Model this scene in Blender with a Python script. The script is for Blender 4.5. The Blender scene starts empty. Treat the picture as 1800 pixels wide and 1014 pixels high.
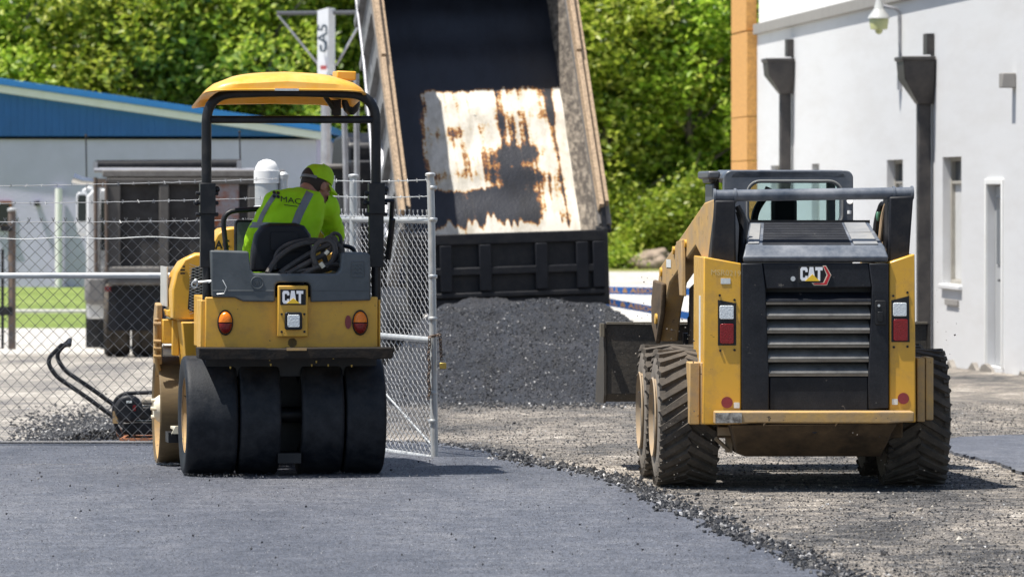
import bpy, bmesh, math, random
from mathutils import Vector, Matrix, Euler, noise
from mathutils.bvhtree import BVHTree
R = math.radians
random.seed(7)
scene = bpy.context.scene
col = scene.collection

# ---------------------------------------------------------------- camera, sky, sun, exposure
EYE = 1.73          # eye height above the fresh asphalt
FPX = 10000.0       # focal length in photo pixels (photo 1800 x 1014)
HOR = 335.0         # horizon row
cam_d = bpy.data.cameras.new("camera")
cam = bpy.data.objects.new("camera", cam_d); col.objects.link(cam)
cam.location = (0, 0, EYE); cam.rotation_euler = (R(90), 0, 0)
cam_d.sensor_width = 36; cam_d.lens = 200
cam_d.shift_y = -(507 - HOR) / 1800.0
cam_d.clip_start = 0.5; cam_d.clip_end = 3000
cam_d.dof.use_dof = True; cam_d.dof.focus_distance = 34.0; cam_d.dof.aperture_fstop = 7.5
scene.camera = cam

SUN = Vector((-0.345, -0.125, 0.93)).normalized()
world = bpy.data.worlds.new("World"); scene.world = world; world.use_nodes = True
wn = world.node_tree.nodes; wl = world.node_tree.links
bg = wn.get("Background") or wn.new("ShaderNodeBackground")
sky = wn.new("ShaderNodeTexSky"); sky.sky_type = 'NISHITA'; sky.sun_disc = False
sky.sun_elevation = math.asin(SUN.z); sky.sun_rotation = math.atan2(SUN.x, SUN.y)
wl.new(sky.outputs[0], bg.inputs[0]); bg.inputs[1].default_value = 0.085
sun_d = bpy.data.lights.new("sun", 'SUN'); sun_d.energy = 4.9; sun_d.angle = R(0.5)
sun_d.color = (1.0, 0.955, 0.88)
sun = bpy.data.objects.new("sun", sun_d); col.objects.link(sun)
sun.rotation_euler = SUN.to_track_quat('Z', 'Y').to_euler()
scene.view_settings.view_transform = 'Standard'; scene.view_settings.look = 'None'
scene.view_settings.exposure = 0.7; scene.view_settings.gamma = 1

# ---------------------------------------------------------------- helpers
TZ = [(-50, 0), (36, 0), (78, -.546), (90, -.6), (100, -.65), (116, -.25), (130, 0), (160, .3), (400, 1.5)]
def gz(y):
    for (a, za), (b, zb) in zip(TZ, TZ[1:]):
        if y <= b: return za + (zb - za) * max(0, (y - a)) / (b - a)
    return TZ[-1][1]
def P(u, v, D): return Vector(((u - 900) * D / FPX, D, EYE - (v - HOR) * D / FPX))
def G(u, v):     # the ground point seen at pixel u, v
    lo, hi = 5.0, 400.0
    for _ in range(50):
        m = (lo + hi) / 2
        if HOR + (EYE - gz(m)) * FPX / m > v: lo = m
        else: hi = m
    return Vector(((u - 900) * lo / FPX, lo, gz(lo)))

class Loc:       # a turned local frame; L(u, v, y) is the local point of depth y seen at pixel u, v
    def __init__(s, X0, Y0, yaw, Z0=0):
        s.X0, s.Y0, s.Z0, s.a = X0, Y0, Z0, R(yaw); s.c, s.s = math.cos(s.a), math.sin(s.a)
    def __call__(s, u, v, y):
        k = (u - 900) / FPX
        x = (k * s.Y0 + k * y * s.c - s.X0 + y * s.s) / (s.c - k * s.s)
        D = s.Y0 + x * s.s + y * s.c
        return Vector((x, y, EYE - (v - HOR) * D / FPX - s.Z0))
    def onx(s, u, v, x):
        k = (u - 900) / FPX
        y = (s.X0 + x * s.c - k * s.Y0 - k * x * s.s) / (k * s.c + s.s)
        D = s.Y0 + x * s.s + y * s.c
        return Vector((x, y, EYE - (v - HOR) * D / FPX - s.Z0))
    def put(s, o): o.location = (s.X0, s.Y0, s.Z0); o.rotation_euler = (0, 0, s.a)
    def mat(s): return Matrix.Translation((s.X0, s.Y0, s.Z0)) @ Matrix.Rotation(s.a, 4, 'Z')

def thing(name, label, cat, group=None, loc=None):
    o = bpy.data.objects.new(name, None); col.objects.link(o); o.empty_display_size = .2
    o['label'] = label; o['category'] = cat
    if group: o['group'] = group
    if isinstance(loc, Loc): loc.put(o)
    elif loc is not None: o.location = loc
    return o
def tag(o, label, cat, group=None):
    o['label'] = label; o['category'] = cat
    if group: o['group'] = group
    return o
def structure(o): o['kind'] = 'structure'; return o
def stuff(o, label=None, cat=None):
    o['kind'] = 'stuff'
    if label: o['label'] = label; o['category'] = cat
    return o
def copy_tree(o, parent=None):
    c = o.copy(); col.objects.link(c)
    if parent: c.parent = parent
    for ch in list(o.children): copy_tree(ch, c)
    return c

class MB:
    def __init__(s, m=None): s.bm = bmesh.new(); s.m = m or Matrix(); s.mi = 0
    def _v(s, p): return s.bm.verts.new(s.m @ Vector(p))
    def _f(s, vs):
        try: f = s.bm.faces.new(vs)
        except ValueError: return None
        f.material_index = s.mi; return f
    def face(s, pts): return s._f([s._v(p) for p in pts])
    def box(s, a, b, rot=None):      # corners a, b; rot = Euler about its centre
        a, b = Vector(a), Vector(b); c = (a + b) / 2; h = (b - a) / 2
        M = rot.to_matrix() if rot else Matrix.Identity(3)
        V = [s._v(c + M @ Vector((h.x * i, h.y * j, h.z * k))) for i in (-1, 1) for j in (-1, 1) for k in (-1, 1)]
        for q in ((0, 1, 3, 2), (4, 6, 7, 5), (0, 4, 5, 1), (2, 3, 7, 6), (0, 2, 6, 4), (1, 5, 7, 3)): s._f([V[i] for i in q])
        return s
    def prism(s, pts, ax, lo, hi):   # polygon in the plane across axis ax ('x': (y,z), 'y': (x,z), 'z': (x,y))
        f = {'x': lambda p, t: (t, p[0], p[1]), 'y': lambda p, t: (p[0], t, p[1]), 'z': lambda p, t: (p[0], p[1], t)}[ax]
        A = [s._v(f(p, lo)) for p in pts]; B = [s._v(f(p, hi)) for p in pts]; n = len(pts)
        s._f(A); s._f(B[::-1])
        for i in range(n): s._f([A[i], B[i], B[(i + 1) % n], A[(i + 1) % n]])
        return s
    def loft(s, rings, close=True, caps=True):
        V = [[s._v(p) for p in r] for r in rings]; n = len(V[0])
        for a, b in zip(V, V[1:]):
            for i in range(n if close else n - 1): s._f([a[i], a[(i + 1) % n], b[(i + 1) % n], b[i]])
        if caps: s._f(V[0][::-1]); s._f(V[-1])
        return s
    def tube(s, pts, r, n=8, caps=True, closed=False):
        pts = [Vector(p) for p in pts]; rings = []; N = len(pts); prev = None
        for i, p in enumerate(pts):
            if closed: t = pts[(i + 1) % N] - pts[i - 1]
            else: t = pts[min(i + 1, N - 1)] - pts[max(i - 1, 0)]
            t = t.normalized() if t.length > 1e-9 else Vector((0, 0, 1))
            if prev is None:
                a = t.orthogonal().normalized()
            else:
                a = prev - t * prev.dot(t)
                a = a.normalized() if a.length > 1e-6 else t.orthogonal().normalized()
            prev = a; b = t.cross(a); rr = r[i] if isinstance(r, (list, tuple)) else r
            rings.append([p + a * (rr * math.cos(q)) + b * (rr * math.sin(q)) for q in [2 * math.pi * k / n for k in range(n)]])
        if closed: rings.append(rings[0]); caps = False
        return s.loft(rings, True, caps)
    def cyl(s, a, b, r, r2=None, n=20): return s.tube([a, b], [r, r if r2 is None else r2], n)
    def lathe(s, prof, o, ax, n=28, caps=True):   # prof (radius, along); o origin; ax axis
        o = Vector(o); t = Vector(ax).normalized(); a = t.orthogonal().normalized(); b = t.cross(a)
        return s.loft([[o + t * h + a * (r * math.cos(q)) + b * (r * math.sin(q)) for q in [2 * math.pi * k / n for k in range(n)]] for r, h in prof], True, caps)
    def ball(s, c, r, nu=16, nv=10):
        if not isinstance(r, (tuple, list)): r = (r, r, r)
        c = Vector(c); rings = []
        for j in range(nv + 1):
            ph = -math.pi / 2 + math.pi * j / nv; cz = max(math.cos(ph), 1e-3)
            rings.append([c + Vector((r[0] * cz * math.cos(q), r[1] * cz * math.sin(q), r[2] * math.sin(ph))) for q in [2 * math.pi * k / nu for k in range(nu)]])
        return s.loft(rings)
    def build(s, name, mat, parent=None, bevel=0, seg=2, smooth=40, wn=True):
        bm = s.bm
        if len(bm.faces) < 60000: bmesh.ops.recalc_face_normals(bm, faces=bm.faces)
        me = bpy.data.meshes.new(name); bm.to_mesh(me); bm.free()
        for m in (mat if isinstance(mat, (list, tuple)) else [mat]): me.materials.append(m)
        if smooth:
            me.polygons.foreach_set("use_smooth", [True] * len(me.polygons)); me.set_sharp_from_angle(angle=R(smooth))
        o = bpy.data.objects.new(name, me); col.objects.link(o)
        if parent: o.parent = parent
        if bevel:
            md = o.modifiers.new("bevel", 'BEVEL'); md.width = bevel; md.segments = seg; md.limit_method = 'ANGLE'; md.angle_limit = R(38)
            md.harden_normals = False
        return o

def arc(c, r, a0, a1, n, f): return [f(c[0] + r * math.cos(R(a0 + (a1 - a0) * i / n)), c[1] + r * math.sin(R(a0 + (a1 - a0) * i / n))) for i in range(n + 1)]
def round_path(pts, r, n=5):
    pts = [Vector(p) for p in pts]; out = [pts[0]]
    for a, b, c in zip(pts, pts[1:], pts[2:]):
        d1 = (a - b); d2 = (c - b); q = min(r, d1.length * .45, d2.length * .45)
        p1 = b + d1.normalized() * q; p2 = b + d2.normalized() * q
        for i in range(n + 1):
            t = i / n; out.append(p1 * (1 - t) ** 2 + b * 2 * t * (1 - t) + p2 * t * t)
    out.append(pts[-1]); return out
def rrect(x0, z0, x1, z1, r, n=4):
    o = []
    for cx, cz, a in ((x1 - r, z1 - r, 0), (x0 + r, z1 - r, 90), (x0 + r, z0 + r, 180), (x1 - r, z0 + r, 270)):
        for i in range(n + 1): o.append((cx + r * math.cos(R(a + 90 * i / n)), cz + r * math.sin(R(a + 90 * i / n))))
    return o
def prect(u0, vb, u1, vt, r, n=4): return rrect(u0, min(vt, vb), u1, max(vt, vb), r, n)
def oval(cx, cz, rx, rz, n=24): return [(cx + rx * math.cos(2 * math.pi * i / n), cz + rz * math.sin(2 * math.pi * i / n)) for i in range(n)]
def text_pts(body, size, bold=0.0, sx=1.0):   # flat text as a list of faces (lists of (x, z))
    cu = bpy.data.curves.new("lettering", 'FONT'); cu.body = body; cu.size = size; cu.offset = bold; cu.align_x = 'CENTER'; cu.align_y = 'CENTER'
    cu.resolution_u = 3
    o = bpy.data.objects.new("lettering", cu); col.objects.link(o); bpy.context.view_layer.update()
    me = bpy.data.meshes.new_from_object(o.evaluated_get(bpy.context.evaluated_depsgraph_get()))
    out = [[(me.vertices[i].co.x * sx, me.vertices[i].co.y) for i in p.vertices] for p in me.polygons]
    bpy.data.objects.remove(o); bpy.data.curves.remove(cu); bpy.data.meshes.remove(me)
    return out

# ---------------------------------------------------------------- materials
MATS = {}
def pm(name, c, rough=.5, metal=0, var=.12, vs=5, bump=0, bs=60, dust=None, spec=.5, stretch=(1, 1, 1), coat=0, fine=0, trans=0, chips=None):
    """principled with broad colour variation, optional second (dust/rust/grime) colour (col, amount 0..1, scale, softness) and bump"""
    m = bpy.data.materials.new(name); m.use_nodes = True; MATS[name] = m
    n, l = m.node_tree.nodes, m.node_tree.links; b = n["Principled BSDF"]
    b.inputs["Roughness"].default_value = rough; b.inputs["Metallic"].default_value = metal
    b.inputs["Specular IOR Level"].default_value = spec; b.inputs["Coat Weight"].default_value = coat
    b.inputs["Coat Roughness"].default_value = .15
    tc = n.new("ShaderNodeTexCoord"); mp = n.new("ShaderNodeMapping"); mp.inputs["Scale"].default_value = stretch
    l.new(tc.outputs["Object"], mp.inputs[0])
    nz = n.new("ShaderNodeTexNoise"); nz.inputs["Scale"].default_value = vs; nz.inputs["Detail"].default_value = 6; nz.inputs["Roughness"].default_value = .65
    l.new(mp.outputs[0], nz.inputs["Vector"])
    mx = n.new("ShaderNodeMix"); mx.data_type = 'RGBA'
    c = tuple(c)
    mx.inputs[6].default_value = (*[q * (1 - 2 * var) for q in c], 1); mx.inputs[7].default_value = (*[min(1, q * (1 + 2 * var)) for q in c], 1)
    l.new(nz.outputs["Fac"], mx.inputs[0]); out = mx.outputs[2]
    if dust:
        dc, amt, ds, soft = dust
        nd = n.new("ShaderNodeTexNoise"); nd.inputs["Scale"].default_value = ds; nd.inputs["Detail"].default_value = 9; nd.inputs["Roughness"].default_value = .7
        l.new(mp.outputs[0], nd.inputs["Vector"])
        mr = n.new("ShaderNodeMapRange"); mr.inputs[1].default_value = .62 - amt * .3 - soft; mr.inputs[2].default_value = .62 - amt * .3 + soft
        l.new(nd.outputs["Fac"], mr.inputs[0])
        m2 = n.new("ShaderNodeMix"); m2.data_type = 'RGBA'; m2.inputs[7].default_value = (*dc, 1)
        ml = n.new("ShaderNodeMath"); ml.operation = 'MULTIPLY'; ml.inputs[1].default_value = min(1, .35 + amt)
        l.new(mr.outputs[0], ml.inputs[0]); l.new(ml.outputs[0], m2.inputs[0]); l.new(out, m2.inputs[6]); out = m2.outputs[2]
        rr = n.new("ShaderNodeMapRange"); rr.inputs[3].default_value = rough; rr.inputs[4].default_value = min(1, rough + .35)
        l.new(ml.outputs[0], rr.inputs[0]); l.new(rr.outputs[0], b.inputs["Roughness"])
    if fine:
        nf = n.new("ShaderNodeTexNoise"); nf.inputs["Scale"].default_value = 140; nf.inputs["Detail"].default_value = 3
        l.new(tc.outputs["Object"], nf.inputs["Vector"])
        m3 = n.new("ShaderNodeMix"); m3.data_type = 'RGBA'; m3.blend_type = 'MULTIPLY'; m3.inputs[0].default_value = 1
        mr3 = n.new("ShaderNodeMapRange"); mr3.inputs[1].default_value = .3; mr3.inputs[2].default_value = .7; mr3.inputs[3].default_value = 1 - fine; mr3.inputs[4].default_value = 1 + fine
        l.new(nf.outputs["Fac"], mr3.inputs[0]); l.new(out, m3.inputs[6]); l.new(mr3.outputs[0], m3.inputs[7]); out = m3.outputs[2]
    if chips:     # small worn or grimy flecks: (colour, noise scale, threshold)
        nc = n.new("ShaderNodeTexNoise"); nc.inputs["Scale"].default_value = chips[1]; nc.inputs["Detail"].default_value = 4; nc.inputs["Roughness"].default_value = .75
        l.new(tc.outputs["Object"], nc.inputs["Vector"])
        mc = n.new("ShaderNodeMapRange"); mc.inputs[1].default_value = chips[2]; mc.inputs[2].default_value = chips[2] + .03; l.new(nc.outputs["Fac"], mc.inputs[0])
        m4 = n.new("ShaderNodeMix"); m4.data_type = 'RGBA'; m4.inputs[7].default_value = (*chips[0], 1); l.new(mc.outputs[0], m4.inputs[0]); l.new(out, m4.inputs[6]); out = m4.outputs[2]
    l.new(out, b.inputs["Base Color"])
    if bump:
        nb = n.new("ShaderNodeTexNoise"); nb.inputs["Scale"].default_value = bs; nb.inputs["Detail"].default_value = 5
        l.new(mp.outputs[0], nb.inputs["Vector"])
        bp = n.new("ShaderNodeBump"); bp.inputs["Strength"].default_value = bump; bp.inputs["Distance"].default_value = .01
        l.new(nb.outputs["Fac"], bp.inputs["Height"]); l.new(bp.outputs[0], b.inputs["Normal"])
    if trans: b.inputs["Transmission Weight"].default_value = trans
    return m

YEL = pm("machine_yellow", (.66, .36, .035), .38, var=.05, bump=.04, bs=25, dust=((.46, .26, .06), .22, 10, .08), coat=.2, chips=((.10, .06, .02), 26, .70))
YEL_CLEAN = pm("canopy_yellow", (.74, .36, .02), .38, var=.06, vs=3, dust=((.75, .47, .16), .3, 4, .15), coat=.2, chips=((.45, .25, .06), 30, .70))
YEL_DIRTY = pm("dusty_yellow", (.55, .32, .07), .55, var=.12, dust=((.32, .23, .14), .62, 6, .2), bump=.1, chips=((.06, .045, .03), 22, .64))
BROWN_STEEL = pm("dirty_belly_steel", (.045, .030, .017), .8, var=.25, dust=((.16, .105, .055), .34, 5, .15), bump=.25, bs=30)
BLACK = pm("black_steel", (.008, .009, .012), .42, var=.15, dust=((.05, .046, .042), .14, 9, .12), spec=.35)
BLACK_DUSTY = pm("dusty_black_steel", (.010, .011, .015), .5, var=.2, dust=((.05, .047, .045), .16, 8, .16), bump=.08, spec=.25)
BLACK_PANEL = pm("black_engine_door", (.006, .0075, .012), .42, var=.2, dust=((.04, .042, .047), .2, 3.5, .2), fine=.3, spec=.28, chips=((.11, .10, .09), 18, .67))
HOODM = pm("hood_dark_paint", (.03, .045, .07), .33, var=.15, dust=((.30, .31, .33), .35, 4, .2))
PLASTIC = pm("grey_tank_plastic", (.062, .073, .08), .45, var=.1, dust=((.15, .16, .165), .2, 5, .2), bump=.03)
SEATM = pm("black_vinyl", (.007, .008, .012), .5, var=.1, bump=.05, bs=120, spec=.3)
RUBBER = pm("smooth_rubber", (.006, .0085, .013), .55, var=.2, vs=9, dust=((.045, .047, .052), .25, 11, .15), bump=.12, spec=.3, bs=80, stretch=(1, 1, 1))
TREAD = pm("dusty_tread_rubber", (.013, .0125, .012), .8, var=.25, dust=((.13, .108, .085), .5, 8, .22), bump=.3, bs=50)
RIM = pm("dusty_rim", (.33, .22, .11), .7, var=.15, dust=((.30, .26, .21), .5, 6, .2))
DRUMM = pm("worn_drum_steel", (.20, .145, .075), .45, metal=.35, var=.2, vs=4, dust=((.10, .07, .04), .4, 10, .2), stretch=(.6, 3, 3), bump=.06)
STEEL = pm("galvanised_steel", (.46, .48, .49), .42, metal=.55, var=.1, vs=9, dust=((.62, .62, .60), .3, 14, .15))
WIREM = pm("galvanised_wire", (.15, .15, .155), .5, metal=.3, var=.15, dust=((.20, .19, .18), .4, 3, .25))
WHITEP = pm("white_paint", (.78, .78, .77), .5, var=.04, dust=((.55, .53, .48), .15, 5, .2))
CREAM = pm("cream_enamel", (.68, .62, .48), .5, var=.08)
GLASS = pm("dark_glass", (.02, .028, .03), .06, spec=.6, var=.05)
CABGLASS = bpy.data.materials.new("tinted_cab_glass"); CABGLASS.use_nodes = True
_b = CABGLASS.node_tree.nodes["Principled BSDF"]; _b.inputs["Base Color"].default_value = (.40, .54, .54, 1); _b.inputs["Roughness"].default_value = .02
_b.inputs["Transmission Weight"].default_value = 1; _b.inputs["IOR"].default_value = 1.05
LENSW = pm("white_lens", (.62, .66, .68), .15, var=.08, vs=60, bump=.5, bs=120)
LENSR = pm("red_lens", (.20, .008, .010), .2, var=.15, vs=40, bump=.3, bs=140)
LENSA = pm("amber_lens", (.80, .20, .01), .15, var=.1, vs=40, bump=.3, bs=140)
REFL = pm("red_reflector", (.22, .03, .035), .35, var=.1, vs=60)
INK = pm("black_print", (.012, .012, .012), .6, var=.05)
LOGOW = pm("logo_white", (.80, .81, .83), .4, var=.02)
LOGOY = pm("logo_yellow", (.82, .52, .03), .4, var=.02)
LOGOR = pm("logo_red", (.50, .02, .03), .4, var=.05)
STICK = pm("sticker_white", (.62, .64, .62), .5, var=.2, vs=60)
WOOD = pm("weathered_board", (.47, .34, .22), .8, var=.22, vs=6, stretch=(8, .6, 8), bump=.4, bs=20, dust=((.12, .09, .07), .28, 4, .12))
OSB = None
CONCR = pm("concrete", (.5, .48, .45), .85, var=.12, bump=.2, bs=30, fine=.15)
BEDDARK = pm("tar_blackened_steel", (.006, .0075, .012), .5, var=.3, dust=((.024, .025, .03), .3, 6, .2), bump=.15, bs=14, spec=.22)
BEDSIDE = pm("scraped_bed_side", (.46, .40, .33), .6, metal=.2, var=.2, vs=4, stretch=(4, .8, 4), dust=((.06, .052, .05), .5, 3.2, .1), bump=.15)
TRUCKGREY = pm("parked_truck_bed_steel", (.062, .060, .060), .92, var=.25, dust=((.026, .023, .022), .5, 4, .2), bump=.15, bs=25)
TRUCKEDGE = pm("parked_truck_dusty_edge", (.20, .19, .18), .75, var=.2, dust=((.10, .09, .082), .4, 7, .2))
RUST = pm("rust_orange", (.3, .09, .03), .85, var=.3, vs=14, dust=((.32, .33, .36), .5, 5, .1))
SILVER = pm("dull_aluminium", (.46, .47, .50), .35, metal=.6, var=.15, vs=6, dust=((.22, .21, .22), .35, 5, .2))
SKIN = pm("skin", (.34, .16, .105), .55, var=.08, vs=30)
HAIR = pm("dark_hair", (.03, .018, .012), .7, var=.2, vs=80)
LIME = pm("lime_fabric", (.36, .68, .015), .8, var=.06, vs=9, bump=.15, bs=220, spec=.2)
LIMECAP = pm("lime_cap_fabric", (.38, .66, .02), .75, var=.08, vs=30, bump=.2, bs=260, spec=.2)
REFLT = pm("grey_reflective_tape", (.17, .18, .19), .45, var=.1, vs=40)
PANTS = pm("dark_trousers", (.03, .035, .05), .85, var=.15)
BOOT = pm("brown_boot", (.08, .045, .025), .7, var=.2)
BRASS = pm("brass_padlock", (.42, .30, .08), .35, metal=.7)
# ================================================================ SETTING: ground, roads, lawn, asphalt
def ground_mat(name, ramp, s1, s2, cell, bump=.6, rough=.9, spec=.3, bdist=.02, stretch=(1, 1, 1), vlo=.62, vhi=1.42):
    """ramp: [(pos, colour)...] over mixed broad noise; cell: voronoi aggregate scale"""
    m = bpy.data.materials.new(name); m.use_nodes = True
    n, l = m.node_tree.nodes, m.node_tree.links; b = n["Principled BSDF"]
    b.inputs["Roughness"].default_value = rough; b.inputs["Specular IOR Level"].default_value = spec
    tc = n.new("ShaderNodeTexCoord"); mp = n.new("ShaderNodeMapping"); mp.inputs["Scale"].default_value = stretch; l.new(tc.outputs["Object"], mp.inputs[0])
    a = n.new("ShaderNodeTexNoise"); a.inputs["Scale"].default_value = s1; a.inputs["Detail"].default_value = 8; a.inputs["Roughness"].default_value = .68; l.new(mp.outputs[0], a.inputs["Vector"])
    c = n.new("ShaderNodeTexNoise"); c.inputs["Scale"].default_value = s2; c.inputs["Detail"].default_value = 5; l.new(tc.outputs["Object"], c.inputs["Vector"])
    ad = n.new("ShaderNodeMath"); ad.operation = 'MULTIPLY_ADD'; ad.inputs[1].default_value = .35; l.new(c.outputs["Fac"], ad.inputs[0]); 
    sc = n.new("ShaderNodeMath"); sc.operation = 'MULTIPLY'; sc.inputs[1].default_value = .65; l.new(a.outputs["Fac"], sc.inputs[0]); l.new(sc.outputs[0], ad.inputs[2])
    rp = n.new("ShaderNodeValToRGB"); el = rp.color_ramp.elements
    while len(el) < len(ramp): el.new(.5)
    for e, (p, q) in zip(el, ramp): e.position = p; e.color = (*q, 1)
    l.new(ad.outputs[0], rp.inputs[0])
    vo = n.new("ShaderNodeTexVoronoi"); vo.inputs["Scale"].default_value = cell; l.new(tc.outputs["Object"], vo.inputs["Vector"])
    sp = n.new("ShaderNodeSeparateColor"); l.new(vo.outputs["Color"], sp.inputs[0])
    mr = n.new("ShaderNodeMapRange"); mr.inputs[3].default_value = vlo; mr.inputs[4].default_value = vhi; l.new(sp.outputs[0], mr.inputs[0])
    mx = n.new("ShaderNodeMix"); mx.data_type = 'RGBA'; mx.blend_type = 'MULTIPLY'; mx.inputs[0].default_value = 1
    l.new(rp.outputs[0], mx.inputs[6]); l.new(mr.outputs[0], mx.inputs[7]); l.new(mx.outputs[2], b.inputs["Base Color"])
    bp = n.new("ShaderNodeBump"); bp.inputs["Strength"].default_value = bump; bp.inputs["Distance"].default_value = bdist
    l.new(vo.outputs["Distance"], bp.inputs["Height"]); l.new(bp.outputs[0], b.inputs["Normal"])
    return m
GRAVEL = ground_mat("milled_gravel", [(.36, (.042, .042, .044)), (.43, (.095, .092, .09)), (.5, (.19, .172, .153)), (.56, (.30, .265, .225)), (.63, (.52, .475, .42))], .9, 5, 60, stretch=(.8, .25, 1), vlo=.4, vhi=1.8, bdist=.03, bump=.9)
ASPH = ground_mat("fresh_asphalt", [(.38, (.050, .055, .069)), (.5, (.080, .085, .101)), (.62, (.122, .125, .138))], .55, 5, 85, bump=.5, rough=.6, stretch=(1, .22, 1), spec=.45, bdist=.008, vlo=.45, vhi=1.75)
ROADP = ground_mat("pale_road", [(.35, (.33, .31, .28)), (.5, (.44, .42, .385)), (.62, (.52, .50, .46))], .3, 4, 30, bump=.2)
DRIVE = ground_mat("dusty_drive", [(.38, (.075, .076, .085)), (.45, (.18, .168, .155)), (.52, (.30, .275, .24)), (.6, (.44, .41, .365))], .7, 3, 40, bump=.3, stretch=(.9, .14, 1), vlo=.5, vhi=1.5)
LAWNM = ground_mat("lawn_green", [(.35, (.11, .16, .035)), (.5, (.16, .215, .05)), (.62, (.22, .27, .08))], .8, 9, 25, bump=.8)
GRASSM = ground_mat("verge_grass", [(.35, (.14, .17, .04)), (.5, (.22, .23, .07)), (.62, (.32, .28, .14))], .8, 9, 25, bump=.8)

def sheet(name, y0, y1, x0f, x1f, mat, dz, ny=24, nx=2):
    b = MB(); rows = []
    ys = sorted(set([y0 + (y1 - y0) * i / ny for i in range(ny + 1)] + [t for t, _ in TZ if y0 < t < y1]))
    V = [[b._v((x0f(y) + (x1f(y) - x0f(y)) * i / nx, y, gz(y) + dz)) for i in range(nx + 1)] for y in ys]
    for a, c in zip(V, V[1:]):
        for i in range(nx): b._f([a[i], a[i + 1], c[i + 1], c[i]])
    return structure(b.build(name, mat, smooth=30))
k = lambda q: (lambda y: q)
sheet("ground", -30, 400, k(-160), k(160), GRAVEL, 0, 60)
sheet("driveway", 39.4, 80, k(-30), lambda y: -1.6 - (y - 39) * .045, DRIVE, .004)
sheet("road", 79, 127, k(-60), k(60), ROADP, .008)
sheet("lawn", 97.5, 104.6, k(-60), k(-2.6), LAWNM, .014)
sheet("lawn", 105.3, 140, k(-60), k(-2.6), LAWNM, .014)
b = MB(); b.box((-60, 104.6, -.75), (-2.6, 105.3, gz(105) + .06)); structure(b.build("kerb", CONCR, bevel=.02))
sheet("grass_verge", 126, 400, k(-2.6), k(60), GRASSM, .014)

def edge_jit(pts, step=.06, amp=.035):
    out = []
    for a, c in zip(pts, pts[1:]):
        n = max(1, int((c - a).length / step))
        for i in range(n):
            p = a.lerp(c, i / n); q = noise.noise(p * 2.3) * amp * 2.0 + noise.noise(p * 9) * amp
            out.append(Vector((p.x + q, p.y + q * 2.5 + noise.noise(p * 5 + Vector((9, 1, 2))) * amp * 3, p.z)))
    out.append(pts[-1]); return out
def slab(name, edge, rest, mat, h):
    b = MB(); pts = edge + rest
    A = [b._v((p.x, p.y, gz(p.y) + h)) for p in pts]; B = [b._v((p.x, p.y, gz(p.y) - .02)) for p in pts]
    f = b._f(A); n = len(A)
    for i in range(n): b._f([A[i], B[i], B[(i + 1) % n], A[(i + 1) % n]])
    bmesh.ops.triangulate(b.bm, faces=[f])
    return structure(b.build(name, mat, smooth=0))
AE = [G(*q) for q in ((-500, 780), (100, 781), (330, 780), (600, 779), (780, 786), (866, 801), (884, 814), (990, 830), (1058, 846), (1118, 874), (1200, 915), (1300, 957), (1440, 1016), (1560, 1070), (1800, 1190))]
AEJ = edge_jit(AE)
asph = slab("asphalt", AEJ, [Vector((3, -20, 0)), Vector((-12, -20, 0)), Vector((-12, AE[0].y, 0))], ASPH, .028)
PE = [G(*q) for q in ((2100, 760), (1800, 768), (1690, 771), (1648, 778), (1668, 796), (1730, 812), (1800, 834), (1900, 870), (2100, 900))]
slab("asphalt_patch", edge_jit(PE), [], ASPH, .02)

# ---- loose stones: tumbled octahedra of random colour
def stone_mat(name, stops, rough=.85, spec=.3):
    m = bpy.data.materials.new(name); m.use_nodes = True
    n, l = m.node_tree.nodes, m.node_tree.links; b = n["Principled BSDF"]; b.inputs["Roughness"].default_value = rough; b.inputs["Specular IOR Level"].default_value = spec
    g = n.new("ShaderNodeNewGeometry"); rp = n.new("ShaderNodeValToRGB"); el = rp.color_ramp.elements
    while len(el) < len(stops): el.new(.5)
    for e, (p, q) in zip(el, stops): e.position = p; e.color = (*q, 1)
    l.new(g.outputs["Random Per Island"], rp.inputs[0]); l.new(rp.outputs[0], b.inputs["Base Color"])
    return m
STONE = stone_mat("loose_stone", [(0, (.03, .030, .031)), (.4, (.085, .08, .076)), (.7, (.16, .145, .125)), (.92, (.30, .265, .22)), (1, (.52, .48, .42))])
CRUMB = stone_mat("asphalt_crumb", [(0, (.011, .012, .015)), (.65, (.028, .029, .033)), (.9, (.06, .06, .064)), (1, (.5, .49, .48))], .6, .5)
OCT = [(1, 0, 0), (-1, 0, 0), (0, 1, 0), (0, -1, 0), (0, 0, 1), (0, 0, -1)]
OCF = [(0, 2, 4), (2, 1, 4), (1, 3, 4), (3, 0, 4), (2, 0, 5), (1, 2, 5), (3, 1, 5), (0, 3, 5)]
class Stones:
    def __init__(s): s.v = []; s.f = []
    def add(s, p, r):
        k0 = len(s.v); e = Euler((random.uniform(0, 6), random.uniform(0, 6), random.uniform(0, 6))).to_matrix()
        for q in OCT: s.v.append(p + e @ (Vector(q) * r * random.uniform(.65, 1.2)))
        for f in OCF: s.f.append([k0 + i for i in f])
    def build(s, name, mat):
        me = bpy.data.meshes.new(name); me.from_pydata(s.v, [], s.f); me.materials.append(mat)
        o = bpy.data.objects.new(name, me); col.objects.link(o); return o
def in_poly(p, poly):
    c = False; n = len(poly)
    for i in range(n):
        a, b_ = poly[i], poly[i - 1]
        if (a.y > p.y) != (b_.y > p.y) and p.x < (b_.x - a.x) * (p.y - a.y) / (b_.y - a.y + 1e-12) + a.x: c = not c
    return c
APOLY = AE + [Vector((3, -20, 0)), Vector((-12, -20, 0)), Vector((-12, AE[0].y, 0))]
PPOLY = PE
grav = Stones(); crumbs = Stones()
n = 0
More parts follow.
